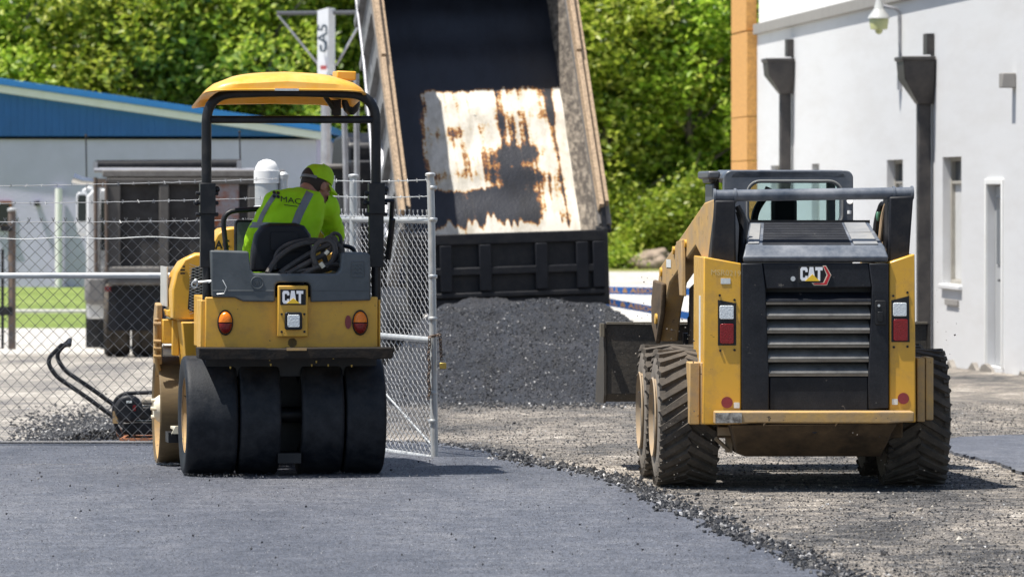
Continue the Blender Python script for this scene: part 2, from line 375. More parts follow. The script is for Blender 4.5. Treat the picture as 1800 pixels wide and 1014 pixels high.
while n < 36000:
    D = 25 + 27 * random.random() ** 1.35
    p = Vector((random.uniform(-.099, .099) * D, D, 0))
    if D > 39 and p.x < -.0155 * D: 
        if random.random() < .6: continue
    if in_poly(p, APOLY) or in_poly(p, PPOLY): continue
    pt = noise.noise(Vector((p.x * .9, p.y * .35, 3.3)))
    n += 1
    r = random.choice((.003, .003, .004, .004, .005, .006, .008)) * random.uniform(.8, 1.25)
    if random.random() < .008: r *= 2.2
    p.z = gz(D) + r * .25
    (crumbs if random.random() < .30 + pt * .9 else grav).add(p, r)
# dark band of crumbs along the mat's ragged edge
for a in AEJ:
    for q in range(22 if -2.2 < a.x < 3 else 4):
        w = abs(random.gauss(0, .10)); p = Vector((a.x + w * .75 + random.uniform(-.05, .1), a.y + random.gauss(.12, .28), 0))
        r = random.choice((.007, .009, .012, .016)) * random.uniform(.7, 1.3)
        p.z = gz(p.y) + r * .3 + (.028 if in_poly(p, APOLY) else 0); crumbs.add(p, r)
# strewn over the asphalt itself
for q in range(420):
    D = 25.5 + 13 * random.random(); p = Vector((random.uniform(-.095, .095) * D, D, 0))
    if in_poly(p, APOLY):
        r = random.choice((.003, .004, .005, .008)); p.z = .028 + r * .4; crumbs.add(p, r)
# heap of chippings by the gate on the left
for q in range(6500):
    u = random.gauss(170, 62); v = 778 - abs(random.gauss(0, 24)); 
    if v < 690 or u > 330 or u < 10: continue
    p = G(u, v); hh = max(0, .10 * math.exp(-((u - 190) / 80) ** 2) * math.exp(-((p.y - 40.2) / 1.0) ** 2))
    r = random.choice((.008, .011, .014, .018)); p.z += hh * random.random() + r * .3; crumbs.add(p, r)
gr = Stones()
for q in range(85000):
    D = 25.3 + 13.5 * random.random() ** 1.25; p = Vector((random.uniform(-.093, .075) * D, D, .0275))
    if not in_poly(p, AE + [Vector((3, -20, 0)), Vector((-12, -20, 0)), Vector((-12, AE[0].y, 0))]): continue
    r = random.uniform(.0016, .0034) * (.6 + D / 50); k0 = len(gr.v); a = random.uniform(0, 6)
    for i in range(3): gr.v.append(p + Vector((r * math.cos(a + i * 2.1), r * math.sin(a + i * 2.1), 0)))
    gr.v.append(p + Vector((random.uniform(-.4, .4) * r, random.uniform(-.4, .4) * r, r * random.uniform(.5, 1.1))))
    for f in ((0, 1, 3), (1, 2, 3), (2, 0, 3)): gr.f.append([k0 + i for i in f])
GRN = stone_mat("asphalt_grain", [(0, (.026, .029, .036)), (.5, (.066, .071, .085)), (.83, (.125, .13, .145)), (.97, (.22, .22, .23)), (1, (.5, .5, .5))], .7, .4)
stuff(gr.build("asphalt_grain", GRN), "fine aggregate grain in the fresh asphalt surface", "aggregate")
stuff(grav.build("loose_gravel", STONE), "loose tan and grey gravel strewn over the milled ground", "gravel")
for q in range(2600):
    x = random.uniform(-1.7, 2.0); y = 51.6 + 1.1 * ((x - .2) / 1.5) ** 2 + random.gauss(0, .9); r = random.choice((.006, .009, .013, .018)); crumbs.add(Vector((x, y, gz(y) + r * .3)), r)
stuff(crumbs.build("asphalt_crumbs", CRUMB), "dark asphalt crumbs scattered along the ragged mat edge", "crumbs")
# gravel flung in the air round the small loader
fl = Stones()
for (u0, u1, v0, v1, m_) in ((1150, 1260, 700, 850, 70), (1090, 1190, 480, 600, 34), (1480, 1660, 700, 845, 40), (1060, 1190, 575, 700, 30), (1180, 1230, 560, 640, 20), (1618, 1690, 480, 640, 18)):
    for q in range(m_):
        D = random.uniform(31.9, 34) if v0 != 480 else random.uniform(33, 38)
        p = P(random.uniform(u0, u1), random.uniform(v0, v1), D if v0 >= 560 else D)
        fl.add(p, random.choice((.003, .004, .006)) * random.uniform(.7, 1.2))
stuff(fl.build("flying_gravel", STONE), "small stones flung up around the loader wheels", "gravel")

# ---- pile of dumped asphalt
def pile():
    b = MB(); nx, ny = 190, 300; y0, y1 = 50.6, 66.0; x0, x1 = -1.62, 2.02; V = []
    for j in range(ny + 1):
        y = y0 + (y1 - y0) * j / ny; row = []
        for i in range(nx + 1):
            x = x0 + (x1 - x0) * i / nx
            fx = min(1, max(0, (x - x0) / .95)) * min(1, max(0, (x1 - x) / 1.15)); fx = fx * fx * (3 - 2 * fx)
            fy = min(1, max(0, (y - y0 - .9 - 1.3 * noise.noise(Vector((x * 1.3, 4, 0))) - .5 * noise.noise(Vector((x * 4, 8, 0))) - 1.1 * ((x - .2) / 1.5) ** 2) / 5.2)); fy = fy ** .95; fb = min(1, max(0, (y1 - y) / 2.5))
            h = .84 * fx * fy * fb * (1 - .10 * ((x - .2) / 1.4) ** 2)
            p = Vector((x, y * .6, 0))
            h += (noise.noise(p * 1.4) * .09 + noise.noise(p * 4) * .05) * min(1, h * 4) + (noise.noise(Vector((x, y, 0)) * 21) * .018 + noise.noise(Vector((x, y, 1)) * 47) * .012) * min(1, h * 8) 
            row.append(b._v((x, y, gz(y) + h - .012)))
        V.append(row)
    for a, c in zip(V, V[1:]):
        for i in range(nx): b._f([a[i], a[i + 1], c[i + 1], c[i]])
    S = Stones()
    for q in range(13000):
        j = random.randrange(ny // 2 + 30); i = random.randrange(nx); p = V[j][i].co
        if p.z < gz(p.y) + .0 and random.random() > .25: continue
        if p.z < gz(p.y): p = Vector((p.x, p.y, gz(p.y)))
        S.add(p + Vector((random.uniform(-.01, .01), random.uniform(-.02, .02), .004)), random.choice((.006, .008, .010, .013)))
    vv = [b._v(p) for p in S.v]; b.mi = 1
    for f in S.f: b._f([vv[i] for i in f])
    PM = ground_mat("hot_asphalt", [(.36, (.015, .016, .020)), (.5, (.026, .027, .032)), (.64, (.041, .041, .047))], 1.5, 9, 60, bump=1.0, rough=.55, spec=.5, bdist=.03)
    tag(b.build("asphalt_pile", [PM, CRUMB], smooth=0), "long dark heap of loose hot asphalt in front of the raised tipper bed", "asphalt pile")
pile()

# ================================================================ TREES
def leaf_mat(name, stops, tr=.35):
    m = bpy.data.materials.new(name); m.use_nodes = True
    n, l = m.node_tree.nodes, m.node_tree.links; b = n["Principled BSDF"]; b.inputs["Roughness"].default_value = .42; b.inputs["Specular IOR Level"].default_value = .5
    g = n.new("ShaderNodeNewGeometry"); rp = n.new("ShaderNodeValToRGB"); el = rp.color_ramp.elements
    while len(el) < len(stops): el.new(.5)
    for e, (p, q) in zip(el, stops): e.position = p; e.color = (*q, 1)
    l.new(g.outputs["Random Per Island"], rp.inputs[0])
    oi = n.new("ShaderNodeObjectInfo"); hs = n.new("ShaderNodeHueSaturation")
    mr = n.new("ShaderNodeMapRange"); mr.inputs[3].default_value = .482; mr.inputs[4].default_value = .512; l.new(oi.outputs["Random"], mr.inputs[0]); l.new(mr.outputs[0], hs.inputs["Hue"])
    mv = n.new("ShaderNodeMapRange"); mv.inputs[3].default_value = .85; mv.inputs[4].default_value = 1.2; l.new(oi.outputs["Random"], mv.inputs[0]); l.new(mv.outputs[0], hs.inputs["Value"])
    l.new(rp.outputs[0], hs.inputs["Color"]); l.new(hs.outputs[0], b.inputs["Base Color"])
    t = n.new("ShaderNodeBsdfTranslucent"); l.new(hs.outputs[0], t.inputs[0]); mx = n.new("ShaderNodeMixShader"); mx.inputs[0].default_value = tr
    l.new(b.outputs[0], mx.inputs[1]); l.new(t.outputs[0], mx.inputs[2]); l.new(mx.outputs[0], n["Material Output"].inputs[0])
    return m
LEAF = leaf_mat("tree_leaf", [(0, (.05, .10, .012)), (.35, (.24, .37, .03)), (.75, (.50, .62, .07)), (1, (.60, .66, .16))], .5)
LEAFL = leaf_mat("bright_bush_leaf", [(0, (.13, .23, .02)), (.5, (.27, .42, .04)), (1, (.5, .58, .10))], .5)
BARK = pm("bark", (.16, .13, .105), .9, var=.25, vs=12, bump=.6, bs=18)
def leaves(clusters, n_per, ls, seed):
    rd = random.Random(seed); V = []; F = []
    for c, cr in clusters:
        tilt = Vector((rd.gauss(0, .35), rd.gauss(0, .35), 1))
        for q in range(n_per):
            d = Vector((rd.gauss(0, 1), rd.gauss(0, 1), rd.gauss(0, .75))); p = c + d * cr * .5
            nrm = (tilt + Vector((rd.gauss(0, .65), rd.gauss(0, .65), rd.gauss(0, .45)))).normalized()
            a = nrm.orthogonal().normalized(); a = Matrix.Rotation(rd.uniform(0, 6.28), 3, nrm) @ a; bb = nrm.cross(a)
            L = ls * rd.uniform(.7, 1.35); w = L * .62; k0 = len(V)
            V += [p - a * L * .5, p + bb * w * .5 + nrm * L * .08, p + a * L * .5 - nrm * L * .1, p - bb * w * .5 + nrm * L * .08]
            F.append((k0, k0 + 1, k0 + 2, k0 + 3))
    return V, F
def crown_mesh(name, seed, rx, z0, z1, ncl, n_per, ls, cr, mat, lobes=7):
    rd = random.Random(seed); cl = []
    L = [(Vector((rd.uniform(-.62, .62) * rx, rd.uniform(-.62, .62) * rx, z0 + (z1 - z0) * rd.uniform(.12, .88))), rd.uniform(.42, .72) * rx) for _ in range(lobes)]
    L.append((Vector((0, 0, (z0 + z1) / 2)), rx * .8)); L.append((Vector((0, 0, z1 - rx * .6)), rx * .6))
    while len(cl) < ncl:
        c, r = rd.choice(L); d = Vector((rd.gauss(0, 1), rd.gauss(0, 1), rd.gauss(0, 1))).normalized()
        p = c + d * r * rd.uniform(.55, 1.08) ** .6
        if p.z < z0: continue
        if noise.noise(p * 1.1 + Vector((seed * 7, 0, 0))) < -.28: continue
        cl.append((p, cr * rd.uniform(.6, 1.3)))
    V, F = leaves(cl, n_per, ls, seed + 1)
    me = bpy.data.meshes.new(name); me.from_pydata(V, [], F); me.materials.append(mat); return me
def trunk_mesh(seed, h, r):
    rd = random.Random(seed); b = MB()
    pts = [(0, 0, -.3)]; x = y = 0
    for i in range(1, 7): x += rd.uniform(-.12, .12); y += rd.uniform(-.12, .12); pts.append((x, y, h * i / 6))
    b.tube(pts, [r * (1.25 - i * .19) for i in range(7)], 8)
    for i in range(9):
        t = rd.randrange(1, 6); p = Vector(pts[t]); a = rd.uniform(0, 6.28); ln = rd.uniform(1.2, 2.6)
        q = p + Vector((math.cos(a) * ln * .5, math.sin(a) * ln * .5, ln * .45)); e = q + Vector((math.cos(a + .3) * ln * .5, math.sin(a + .3) * ln * .5, ln * .35))
        b.tube([p, q, e], [r * .42, r * .28, r * .08], 6)
    bm = b.bm; me = bpy.data.meshes.new("trunk"); bm.to_mesh(me); bm.free(); me.materials.append(BARK); return me
CM = [crown_mesh("crown", 11 + i, rx, .5, zt, 400, 52, .20, .60, LEAF) for i, (rx, zt) in enumerate(((2.7, 9.0), (3.1, 10.5), (2.3, 8.0)))]
TM = [trunk_mesh(31 + i, h, .16) for i, h in enumerate((7.5, 8.5, 6.5))]
TL = ["broad leafy tree", "tall spreading leafy tree", "slim bushy tree"]
def tree(x, y, kind, s, rz, label):
    t = thing("leafy_tree", label, "tree", "trees of the wood beyond the yard", (x, y, gz(y) - .05)); t.rotation_euler.z = rz; t.scale = (s, s, s * random.uniform(.93, 1.1))
    for nm, me in (("trunk", TM[kind]), ("crown", CM[kind])):
        o = bpy.data.objects.new(nm, me); col.objects.link(o); o.parent = t
rows = [(133, [(-11.5, 0), (-8.6, 2), (-5.6, 1), (-3.0, 0), (-.4, 1), (2.6, 2), (4.6, 0), (7.4, 1), (10.2, 0), (13, 2)]), (139, [(-13.2, 1), (-10, 0), (-7, 1), (-4.2, 2), (-1.6, 1), (1.2, 0), (3.6, 1), (6.2, 1), (9, 0), (11.8, 1)]), (146, [(-12, 1), (-8.5, 1), (-5.2, 1), (-2.3, 1), (.8, 1), (4.2, 1), (7.6, 1), (10.8, 1), (14, 1)])]
WHERE = {0: ["in the front row behind the blue roof", "at the blue gable's far end", "beyond the banner sign", "behind the raised bed", "between the tipper bed and the plywood pillar", "behind the white roof"], }
i_ = 0
for ri, (yy, lst) in enumerate(rows):
    for j, (x, kd) in enumerate(lst):
        u = 900 + x / yy * FPX
        place = "over the blue roof's high end" if u < 180 else "above the middle of the blue roof" if u < 400 else "above the roller canopy" if u < 530 else "behind the white banner sign" if u < 640 else "behind the tipper's left bed wall" if u < 800 else "behind the raised bed" if u < 1010 else "beside the tipper's right bed wall" if u < 1130 else "over the bright bush and rock" if u < 1240 else "against the plywood pillar" if u < 1360 else "behind the white block building"
        row = ("front", "second", "rearmost")[ri]
        tree(x + random.uniform(-.4, .4), yy + random.uniform(-1.2, 1.2), kd, (.92, 1.06, 1.25)[ri] * random.uniform(.92, 1.08), random.uniform(0, 6.28), f"{TL[kd]}, {row} row of the wood, {place}")
        i_ += 1
def bush(name, u, v, D, w, h, seed, label, mat, ncl=90, npr=40, ls=.13):
    p = P(u, v, D); p.z = gz(D) - .05
    t = thing(name, label, "bush", None, p)
    me = crown_mesh("foliage", seed, w, .05, h, ncl, npr, ls, .42, mat, 6); o = bpy.data.objects.new("foliage", me); col.objects.link(o); o.parent = t
    b = MB(); b.tube([(0, 0, -.1), (.05, .02, h * .4), (-.05, 0, h * .75)], [.05, .035, .015], 6); b.tube([(0, 0, .1), (.3, .1, h * .5)], [.03, .01], 6); b.build("stem", BARK, t)
bush("bush", 1190, 450, 129.4, 1.05, 1.72, 91, "bright green rounded bush above the pale boulder", LEAFL, 150, 42)
bush("bush", 1128, 452, 129.2, .5, .75, 92, "low mid green bush left of the boulder under the trees", LEAF, 60, 40)
bush("bush", 1084, 470, 127.8, .22, .42, 93, "tiny yellow green sapling beside the tipper's tailgate", LEAFL, 26, 30, .1)
bush("bush", 1262, 440, 129.6, .8, 1.3, 94, "dark bush half hidden behind the loader's cab", LEAF, 110, 42)
bush("bush", 1075, 440, 130, .8, 1.6, 95, "dark shrub behind the tipper's tailgate hinge", LEAF, 110, 42)
# boulder
b = MB(); p = P(1140, 470, 128.0)
bmesh.ops.create_icosphere(b.bm, subdivisions=4, radius=1)
for v in b.bm.verts:
    q = v.co.copy(); v.co = Vector((q.x * .56, q.y * .5, q.z * .30)) * (1 + .28 * noise.noise(q * 1.7) + .1 * noise.noise(q * 5)) + Vector((0, 0, .12 + .12 * q.x))
ROCK = pm("boulder_stone", (.36, .28, .21), .9, var=.22, vs=3, bump=.6, bs=14, dust=((.17, .13, .10), .4, 5, .15))
o = b.build("boulder", ROCK, smooth=50); o.location = (p.x, p.y, gz(p.y)); tag(o, "low pale brown boulder at the foot of the bushes beyond the road", "boulder")
# ================================================================ BUILDINGS
def wall_panel(b, y0, y1, z0, z1, holes, x0=0, th=.25, jit=0):
    """a wall in the plane x = x0 (outside is -x), holes (ya, yb, za, zb) cut through with jambs"""
    ys = sorted({y0, y1, *[h[0] for h in holes], *[h[1] for h in holes]}); zs = sorted({z0, z1, *[h[2] for h in holes], *[h[3] for h in holes]})
    for a, c in zip(ys, ys[1:]):
        for e, f in zip(zs, zs[1:]):
            if any(h[0] <= a and c <= h[1] and h[2] <= e and f <= h[3] for h in holes): continue
            b.face([(x0, a, e), (x0, c, e), (x0, c, f), (x0, a, f)])
    for ya, yb, za, zb in holes:
        for q in (((x0, ya, za), (x0 + th, ya, za), (x0 + th, ya, zb), (x0, ya, zb)), ((x0, yb, za), (x0 + th, yb, za), (x0 + th, yb, zb), (x0, yb, zb)),
                  ((x0, ya, za), (x0, yb, za), (x0 + th, yb, za), (x0 + th, ya, za)), ((x0, ya, zb), (x0, yb, zb), (x0 + th, yb, zb), (x0 + th, ya, zb))): b.face(q)

def white_building():
    W = Loc(5.82, 64.7, 4.29)
    t = thing("block_building", "long white painted block building with dark downspouts and narrow windows beside the loader", "building", None, W)
    BW = pm("painted_block_wall", (.60, .605, .615), .75, var=.025, vs=1.6, stretch=(1, .12, 1), dust=((.50, .49, .48), .16, 2.2, .14), bump=.1, bs=7)
    TRIM = pm("grey_eave_trim", (.27, .255, .24), .6, var=.1)
    GUT = pm("dark_downspout_paint", (.026, .024, .026), .5, var=.15, dust=((.12, .105, .09), .2, 5, .2))
    WF = pm("stained_window_reveal", (.34, .32, .28), .8, var=.2, vs=8)
    PANE = pm("window_pane", (.05, .065, .08), .12, var=.2, spec=.6); BLIND = pm("pale_blind", (.55, .55, .54), .6, var=.1, vs=8)
    top = W.onx(1330, 62, 0).z; far = W.onx(1331, 300, 0).y; near = -22.0
    def hole(u0, u1, v0, v1):
        a, c = W.onx(u0, 400, 0).y, W.onx(u1, 400, 0).y; y0, y1 = min(a, c), max(a, c); m = (y0 + y1) / 2; um = (u0 + u1) / 2
        return (y0, y1, W.onx(um, v1, 0).z, W.onx(um, v0, 0).z)
    wins = [hole(1657, 1690, 276, 500), hole(1559, 1587, 281, 478), hole(1427, 1440, 288, 440), hole(1355, 1371, 291, 430)]
    door = hole(1736, 1763, 325, 645)
    b = MB(); wall_panel(b, near, far, -1.2, top, wins + [door])
    b.box((0.26, near, -1.2), (9, near + .2, top)); b.box((0.26, far - .2, -1.2), (9, far, top)); b.box((8.8, near + .2, -1.2), (9, far - .2, top)); b.box((.28, near + .2, top - .3), (8.8, far - .2, top - .25)); b.box((1.6, near + .2, -1), (1.7, far - .2, top - .3))
    b.build("wall", BW, t, smooth=0)
    # eave
    b = MB(); e0 = W.onx(1330, 42, -.07).z
    b.box((-.07, near, top - .0), (.3, far, e0)); b.build("eave_trim", TRIM, t, bevel=.01)
    y2 = W.onx(1611, 10, 0).y
    b = MB(); b.box((-.12, near, e0 - .02), (.02, y2, e0 + .1)); b.build("gutter", TRIM, t, bevel=.02)
    RFM = pm("white_membrane_roof", (.84, .84, .83), .6, var=.02, vs=1)
    b = MB(); b.box((.025, near, e0 + .004), (8.9, far - .02, e0 + 2.4)); b.build("upper_wall", RFM, t, smooth=0)
    b = MB(); b.box((-.03, near - .05, e0 + 2.404), (8.95, far + .03, e0 + 2.5)); b.build("roof", TRIM, t)
    for i, (y0, y1, z0, z1) in enumerate(wins):
        b = MB(); d = .05
        b.box((.10, y0, z0), (.17, y0 + d, z1)); b.box((.10, y1 - d, z0), (.17, y1, z1)); b.box((.10, y0 + d, z1 - d), (.17, y1 - d, z1)); b.box((.10, y0 + d, z0), (.17, y1 - d, z0 + d))
        zm = z1 - (z1 - z0) * .2; b.box((.11, y0 + d, zm - .02), (.16, y1 - d, zm + .02))
        w = b.build("window", WF, t, bevel=.006)
        b = MB(); b.box((.155, y0 + d + .003, zm + .022), (.165, y1 - d - .003, z1 - d - .003)); b.build("pane", PANE, w)
        b = MB(); b.box((.15, y0 + d + .003, z0 + d + .003), (.16, y1 - d - .003, zm - .022)); b.build("blind", BLIND, w)
        b = MB(); b.box((-.05, y0 - .06, z0 - .06), (.095, y1 + .06, z0 - .003)); b.build("sill", BW, w, bevel=.01)
    y0, y1, z0, z1 = door
    b = MB(); d = .07
    b.box((-.03, y0 - d, z0), (.12, y0 - .003, z1 + d)); b.box((-.03, y1 + .003, z0), (.12, y1 + d, z1 + d)); b.box((-.03, y0, z1 + .003), (.12, y1, z1 + d)); b.build("door_frame", WHITEP, t, bevel=.008)
    DOORM = pm("pale_grey_door", (.38, .39, .40), .45, var=.04)
    b = MB(); b.box((.09, y0 + .01, z0 + .01), (.14, y1 - .01, z1 - .01)); dr = b.build("door", DOORM, t, bevel=.006)
    b = MB(); b.box((.075, y0 + .2, z0 + 1.2), (.086, y1 - .2, z1 - .15)); b.build("pane", PANE, dr)
    b = MB(); b.box((.03, y0 + .08, z0 + .92), (.087, y0 + .16, z0 + 1.2)); b.tube([(.04, y0 + .12, z0 + 1.02), (.0, y0 + .12, z0 + 1.02), (.0, y0 + .3, z0 + 1.02)], .014, 6); b.build("handle", BLACK, dr)
    # downspouts with conductor heads
    for (u0, u1, vt, vh, pu0, pu1, vb) in ((1594, 1634, 108, 184, 1614, 1632, 600), (1357, 1387, 110, 166, 1372, 1387, 560)):
        c = W.onx((pu0 + pu1) / 2, 300, -.12); yc = c.y; hw = .082
        zt = W.onx((u0 + u1) / 2, vt, -.15).z; zh = W.onx((u0 + u1) / 2, vh, -.15).z; zmid = zt - (zt - zh) * .42; zb = gz(64.7 + yc) - .05
        b = MB(); b.box((-.2, yc - hw, zb), (-.03, yc + hw, zh + .02))
        b.tube([(-.115, yc, zb), (-.115, yc, zb + .16)], .15, 12); dn = b.build("downspout", GUT, t, bevel=.02)
        b = MB(); r = lambda q, x1, z: [(-x1, yc - q, z), (-.012, yc - q, z), (-.012, yc + q, z), (-x1, yc + q, z)]
        b.loft([r(.13, .2, zh), r(.30, .40, zmid), r(.32, .42, zt), r(.35, .44, zt + .001), r(.35, .44, zt + .05)]); b.build("conductor_head", GUT, dn, bevel=.012)
        b = MB(); b.box((-.10, yc - .16, zt + .08), (-.006, yc + .16, zt + .34)); b.build("scupper", GUT, dn)
    # lamp
    p = W.onx(1582, 17, -.02); yw = p.y; q = W(1545, 30, yw - .0)
    b = MB(); b.tube(round_path([(-.01, yw, p.z - 1.0), (-.03, yw, p.z), (q.x * .6, yw, p.z + .03), (q.x, yw, p.z + .06)], .1), .022, 8); b.box((-.05, yw - .05, p.z - 1.05), (-.004, yw + .05, p.z - .85)); lp = b.build("wall_lamp", SILVER, t)
    px = (64.7 + yw) / FPX; zz = lambda v: q.z - (v - 30) * px
    b = MB(); b.lathe([(5 * px, zz(0)), (9 * px, zz(16)), (10 * px, zz(18)), (19 * px, zz(30)), (20 * px, zz(33)), (18 * px, zz(32))], (q.x, yw, 0), (0, 0, 1), 24); b.build("lamp_shade", pm("lamp_shade_enamel", (.42, .43, .42), .4, var=.1), lp)
    LG = pm("lamp_globe_glass", (.50, .52, .25), .15, var=.15, vs=6, spec=.6)
    b = MB(); b.lathe([(16.5 * px, zz(33)), (17.5 * px, zz(36)), (15 * px, zz(52)), (7 * px, zz(54)), (6 * px, zz(58)), (2 * px, zz(61))], (q.x, yw, 0), (0, 0, 1), 24); b.build("globe", LG, lp)
    p = W.onx(1768, 141, -.1)
    b = MB(); b.box((-.16, p.y - .13, p.z - .09), (-.004, p.y + .13, p.z + .08)); b.build("vent_box", TRIM, t, bevel=.01)
    p = W.onx(1675, 531, 0); b = MB(); b.box((-.03, p.y - .5, p.z - .04), (-.004, p.y + .5, p.z + .035)); b.build("vent", TRIM, t, bevel=.005)
    b = MB(); rd = random.Random(5)
    y = near; rings = []
    while y < far:
        h = gz(64.7 + y) + rd.uniform(-.05, .10); q = -.02 - rd.random() * .05; rings.append([(q, y, h - .5), (-.004, y, h - .5), (-.004, y, h), (q, y, h)]); y += rd.uniform(.15, .5)
    b.loft(rings)
    b.build("footing", pm("dirty_footing", (.22, .20, .175), .9, var=.25, vs=6, bump=.3), t)
    # plywood pillar at the far corner
    OS = pm("oriented_strand_board", (.60, .31, .085), .8, var=.28, vs=26, bump=.2, bs=40, dust=((.36, .19, .07), .3, 18, .12))
    o = thing("plywood_pillar", "tall orange strand board clad pillar at the far corner of the white building", "pillar", None, W)
    y0 = far + .02; zt2 = W(1318, 55, y0).z
    xa = W(1313, 200, y0).x; xb = W(1335, 200, y0).x
    b = MB(); z = -1.0; zs = [-1.0, .2, 1.42, 2.2, 2.9, zt2]
    for za, zb in zip(zs, zs[1:]): b.box((xa, y0, za + .006), (xb, y0 + 2.2, zb - .006))
    b.build("lower_cladding", OS, o, bevel=.004)
    b = MB(); zs = [zt2 + .01, zt2 + 1.2, zt2 + 2.5]
    for za, zb in zip(zs, zs[1:]): b.box((xa, y0 + .1, za + .006), (xb - .03, y0 + 2.2, zb - .006))
    b.build("upper_cladding", OS, o, bevel=.004)
white_building()

def blue_building():
    D = 116.0; t = thing("metal_building", "low white walled building with blue ribbed gable and white rake trim", "building", None, (0, D, 0))
    X = lambda u: (u - 900) * D / FPX; Z = lambda v: EYE - (v - HOR) * D / FPX
    BLUE = pm("blue_metal_siding", (.012, .115, .36), .45, var=.08, vs=2); BR = pm("blue_roof_edge", (.02, .17, .46), .42, var=.06)
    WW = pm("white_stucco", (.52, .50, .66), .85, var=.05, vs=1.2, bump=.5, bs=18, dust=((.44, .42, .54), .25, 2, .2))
    rake = lambda u: 140 + .1466 * u if u > -450 else 74 + .1466 * (-450 - u)
    xl, xr = X(-1450), X(556)
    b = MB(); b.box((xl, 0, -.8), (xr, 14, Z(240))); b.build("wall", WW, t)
    b = MB(); pts = [(xl, Z(240) + .003), (X(572), Z(240) + .003), (X(572), Z(rake(572) + 22)), (X(-450), Z(rake(-450) + 22)), (xl, Z(rake(-1450) + 22))]
    b.prism(pts, 'y', -.05, 14)
    x = X(-200)
    while x < X(560):
        u = x / D * FPX + 900; zt = Z(rake(u) + 24)
        if zt - Z(239) > .05: b.box((x, -.072, Z(239)), (x + .03, -.052, zt))
        x += .145 if int(x * 100) % 2 else .135
    b.build("gable", BLUE, t, smooth=0)
    def band(name, v0, v1, ya, yb, mat, ue=578):
        b = MB(); P_ = [(X(ue), Z(rake(ue) + v0)), (X(-450), Z(rake(-450) + v0)), (X(-1478), Z(rake(-1478) + v0)), (X(-1478), Z(rake(-1478) + v1)), (X(-450), Z(rake(-450) + v1)), (X(ue), Z(rake(ue) + v1))]
        b.prism(P_, 'y', ya, yb); return b.build(name, mat, t, bevel=.008)
    band("rake_trim", 9.5, 23, -.22, .0, WHITEP, 573); band("roof", -2, 9.2, -.30, 14.3, BR, 584)
    b = MB(); b.box((X(-6), -.06, Z(400)), (X(21), -.004, Z(353))); w = b.build("window", pm("rusty_window_frame", (.24, .10, .05), .8, var=.2), t)
    b = MB(); b.box((X(-3), -.075, Z(396)), (X(17), -.063, Z(358))); b.build("pane", GLASS, w)
    b = MB(); b.box((X(-8), -.09, Z(403)), (X(23), -.003, Z(400.5))); b.build("sill", WHITEP, w)
    b = MB(); b.cyl((X(104), -.12, gz(116) - .1), (X(104), -.12, Z(331)), .075, n=14); b.build("white_pipe", WHITEP, t)
    b = MB(); b.box((X(61), -.16, Z(362)), (X(70), -.004, Z(353))); b.build("wall_light", BLACK, t, bevel=.02)
    b = MB(); b.cyl((X(578), .5, gz(116) - .1), (X(569), .5, Z(240)), .07, n=10); b.build("post", SILVER, t)
blue_building()

# ================================================================ BANNER SIGN
def banner_sign():
    D = 95; t = thing("banner_sign", "tall white two sided banner sign on a pole with a braced dark crossarm", "sign", None, (0, D, 0))
    X = lambda u: (u - 900) * D / FPX; Z = lambda v: EYE - (v - HOR) * D / FPX
    b = MB(); b.cyl((X(572), .25, gz(D) - .2), (X(572), .25, Z(25)), .085, n=14); b.build("pole", SILVER, t)
    BN = pm("banner_white", (.68, .70, .73), .5, var=.04, vs=4)
    b = MB(); b.prism([(X(558), 0), (X(577.5), -.08), (X(588), .35), (X(585), .36), (X(577), -.06), (X(558), .02)], 'z', Z(132), Z(14)); bn = b.build("banner", BN, t)
    for v in bn.data.vertices:
        if v.co.z > Z(15) and v.co.x < X(570): v.co.z -= .05
    b = MB(); sz = .34
    def put(body, u, v, size, sx=1, rot=90):
        c = Vector((X(u), -.055, Z(v)))
        for f in text_pts(body, size, .006, sx):
            pts = [(-z, x) for x, z in f] if rot else f
            b.face([c + Vector((x * .62, -.030 - .4 * x * 0, z)) for x, z in pts])
    put("A5", 568, 60, .36, .8); b.tube([(X(563.5), -.09, Z(80)), (X(565), -.10, Z(90)), (X(570), -.10, Z(91)), (X(573), -.10, Z(84)), (X(573), -.10, Z(76))], .02, 6)
    b.build("lettering", pm("faded_blue_print", (.06, .09, .12), .6, var=.3, vs=20), bn)
    b = MB(); b.box((X(563.5), -.10, Z(123)), (X(574), -.085, Z(116))); b.build("red_panel", pm("faded_red_print", (.5, .1, .1), .6), bn)
    b = MB(); b.tube([(X(485), .25, Z(23)), (X(645), .25, Z(21.5))], .035, 8); b.build("crossarm", pm("dark_crossarm", (.07, .075, .085), .5), t)
    for u0 in (487, 641):
        b = MB(); b.tube([(X(u0), .25, Z(25)), (X(560 if u0 < 560 else 590), .25, Z(115))], .022, 6); b.build("brace", SILVER, t)
banner_sign()

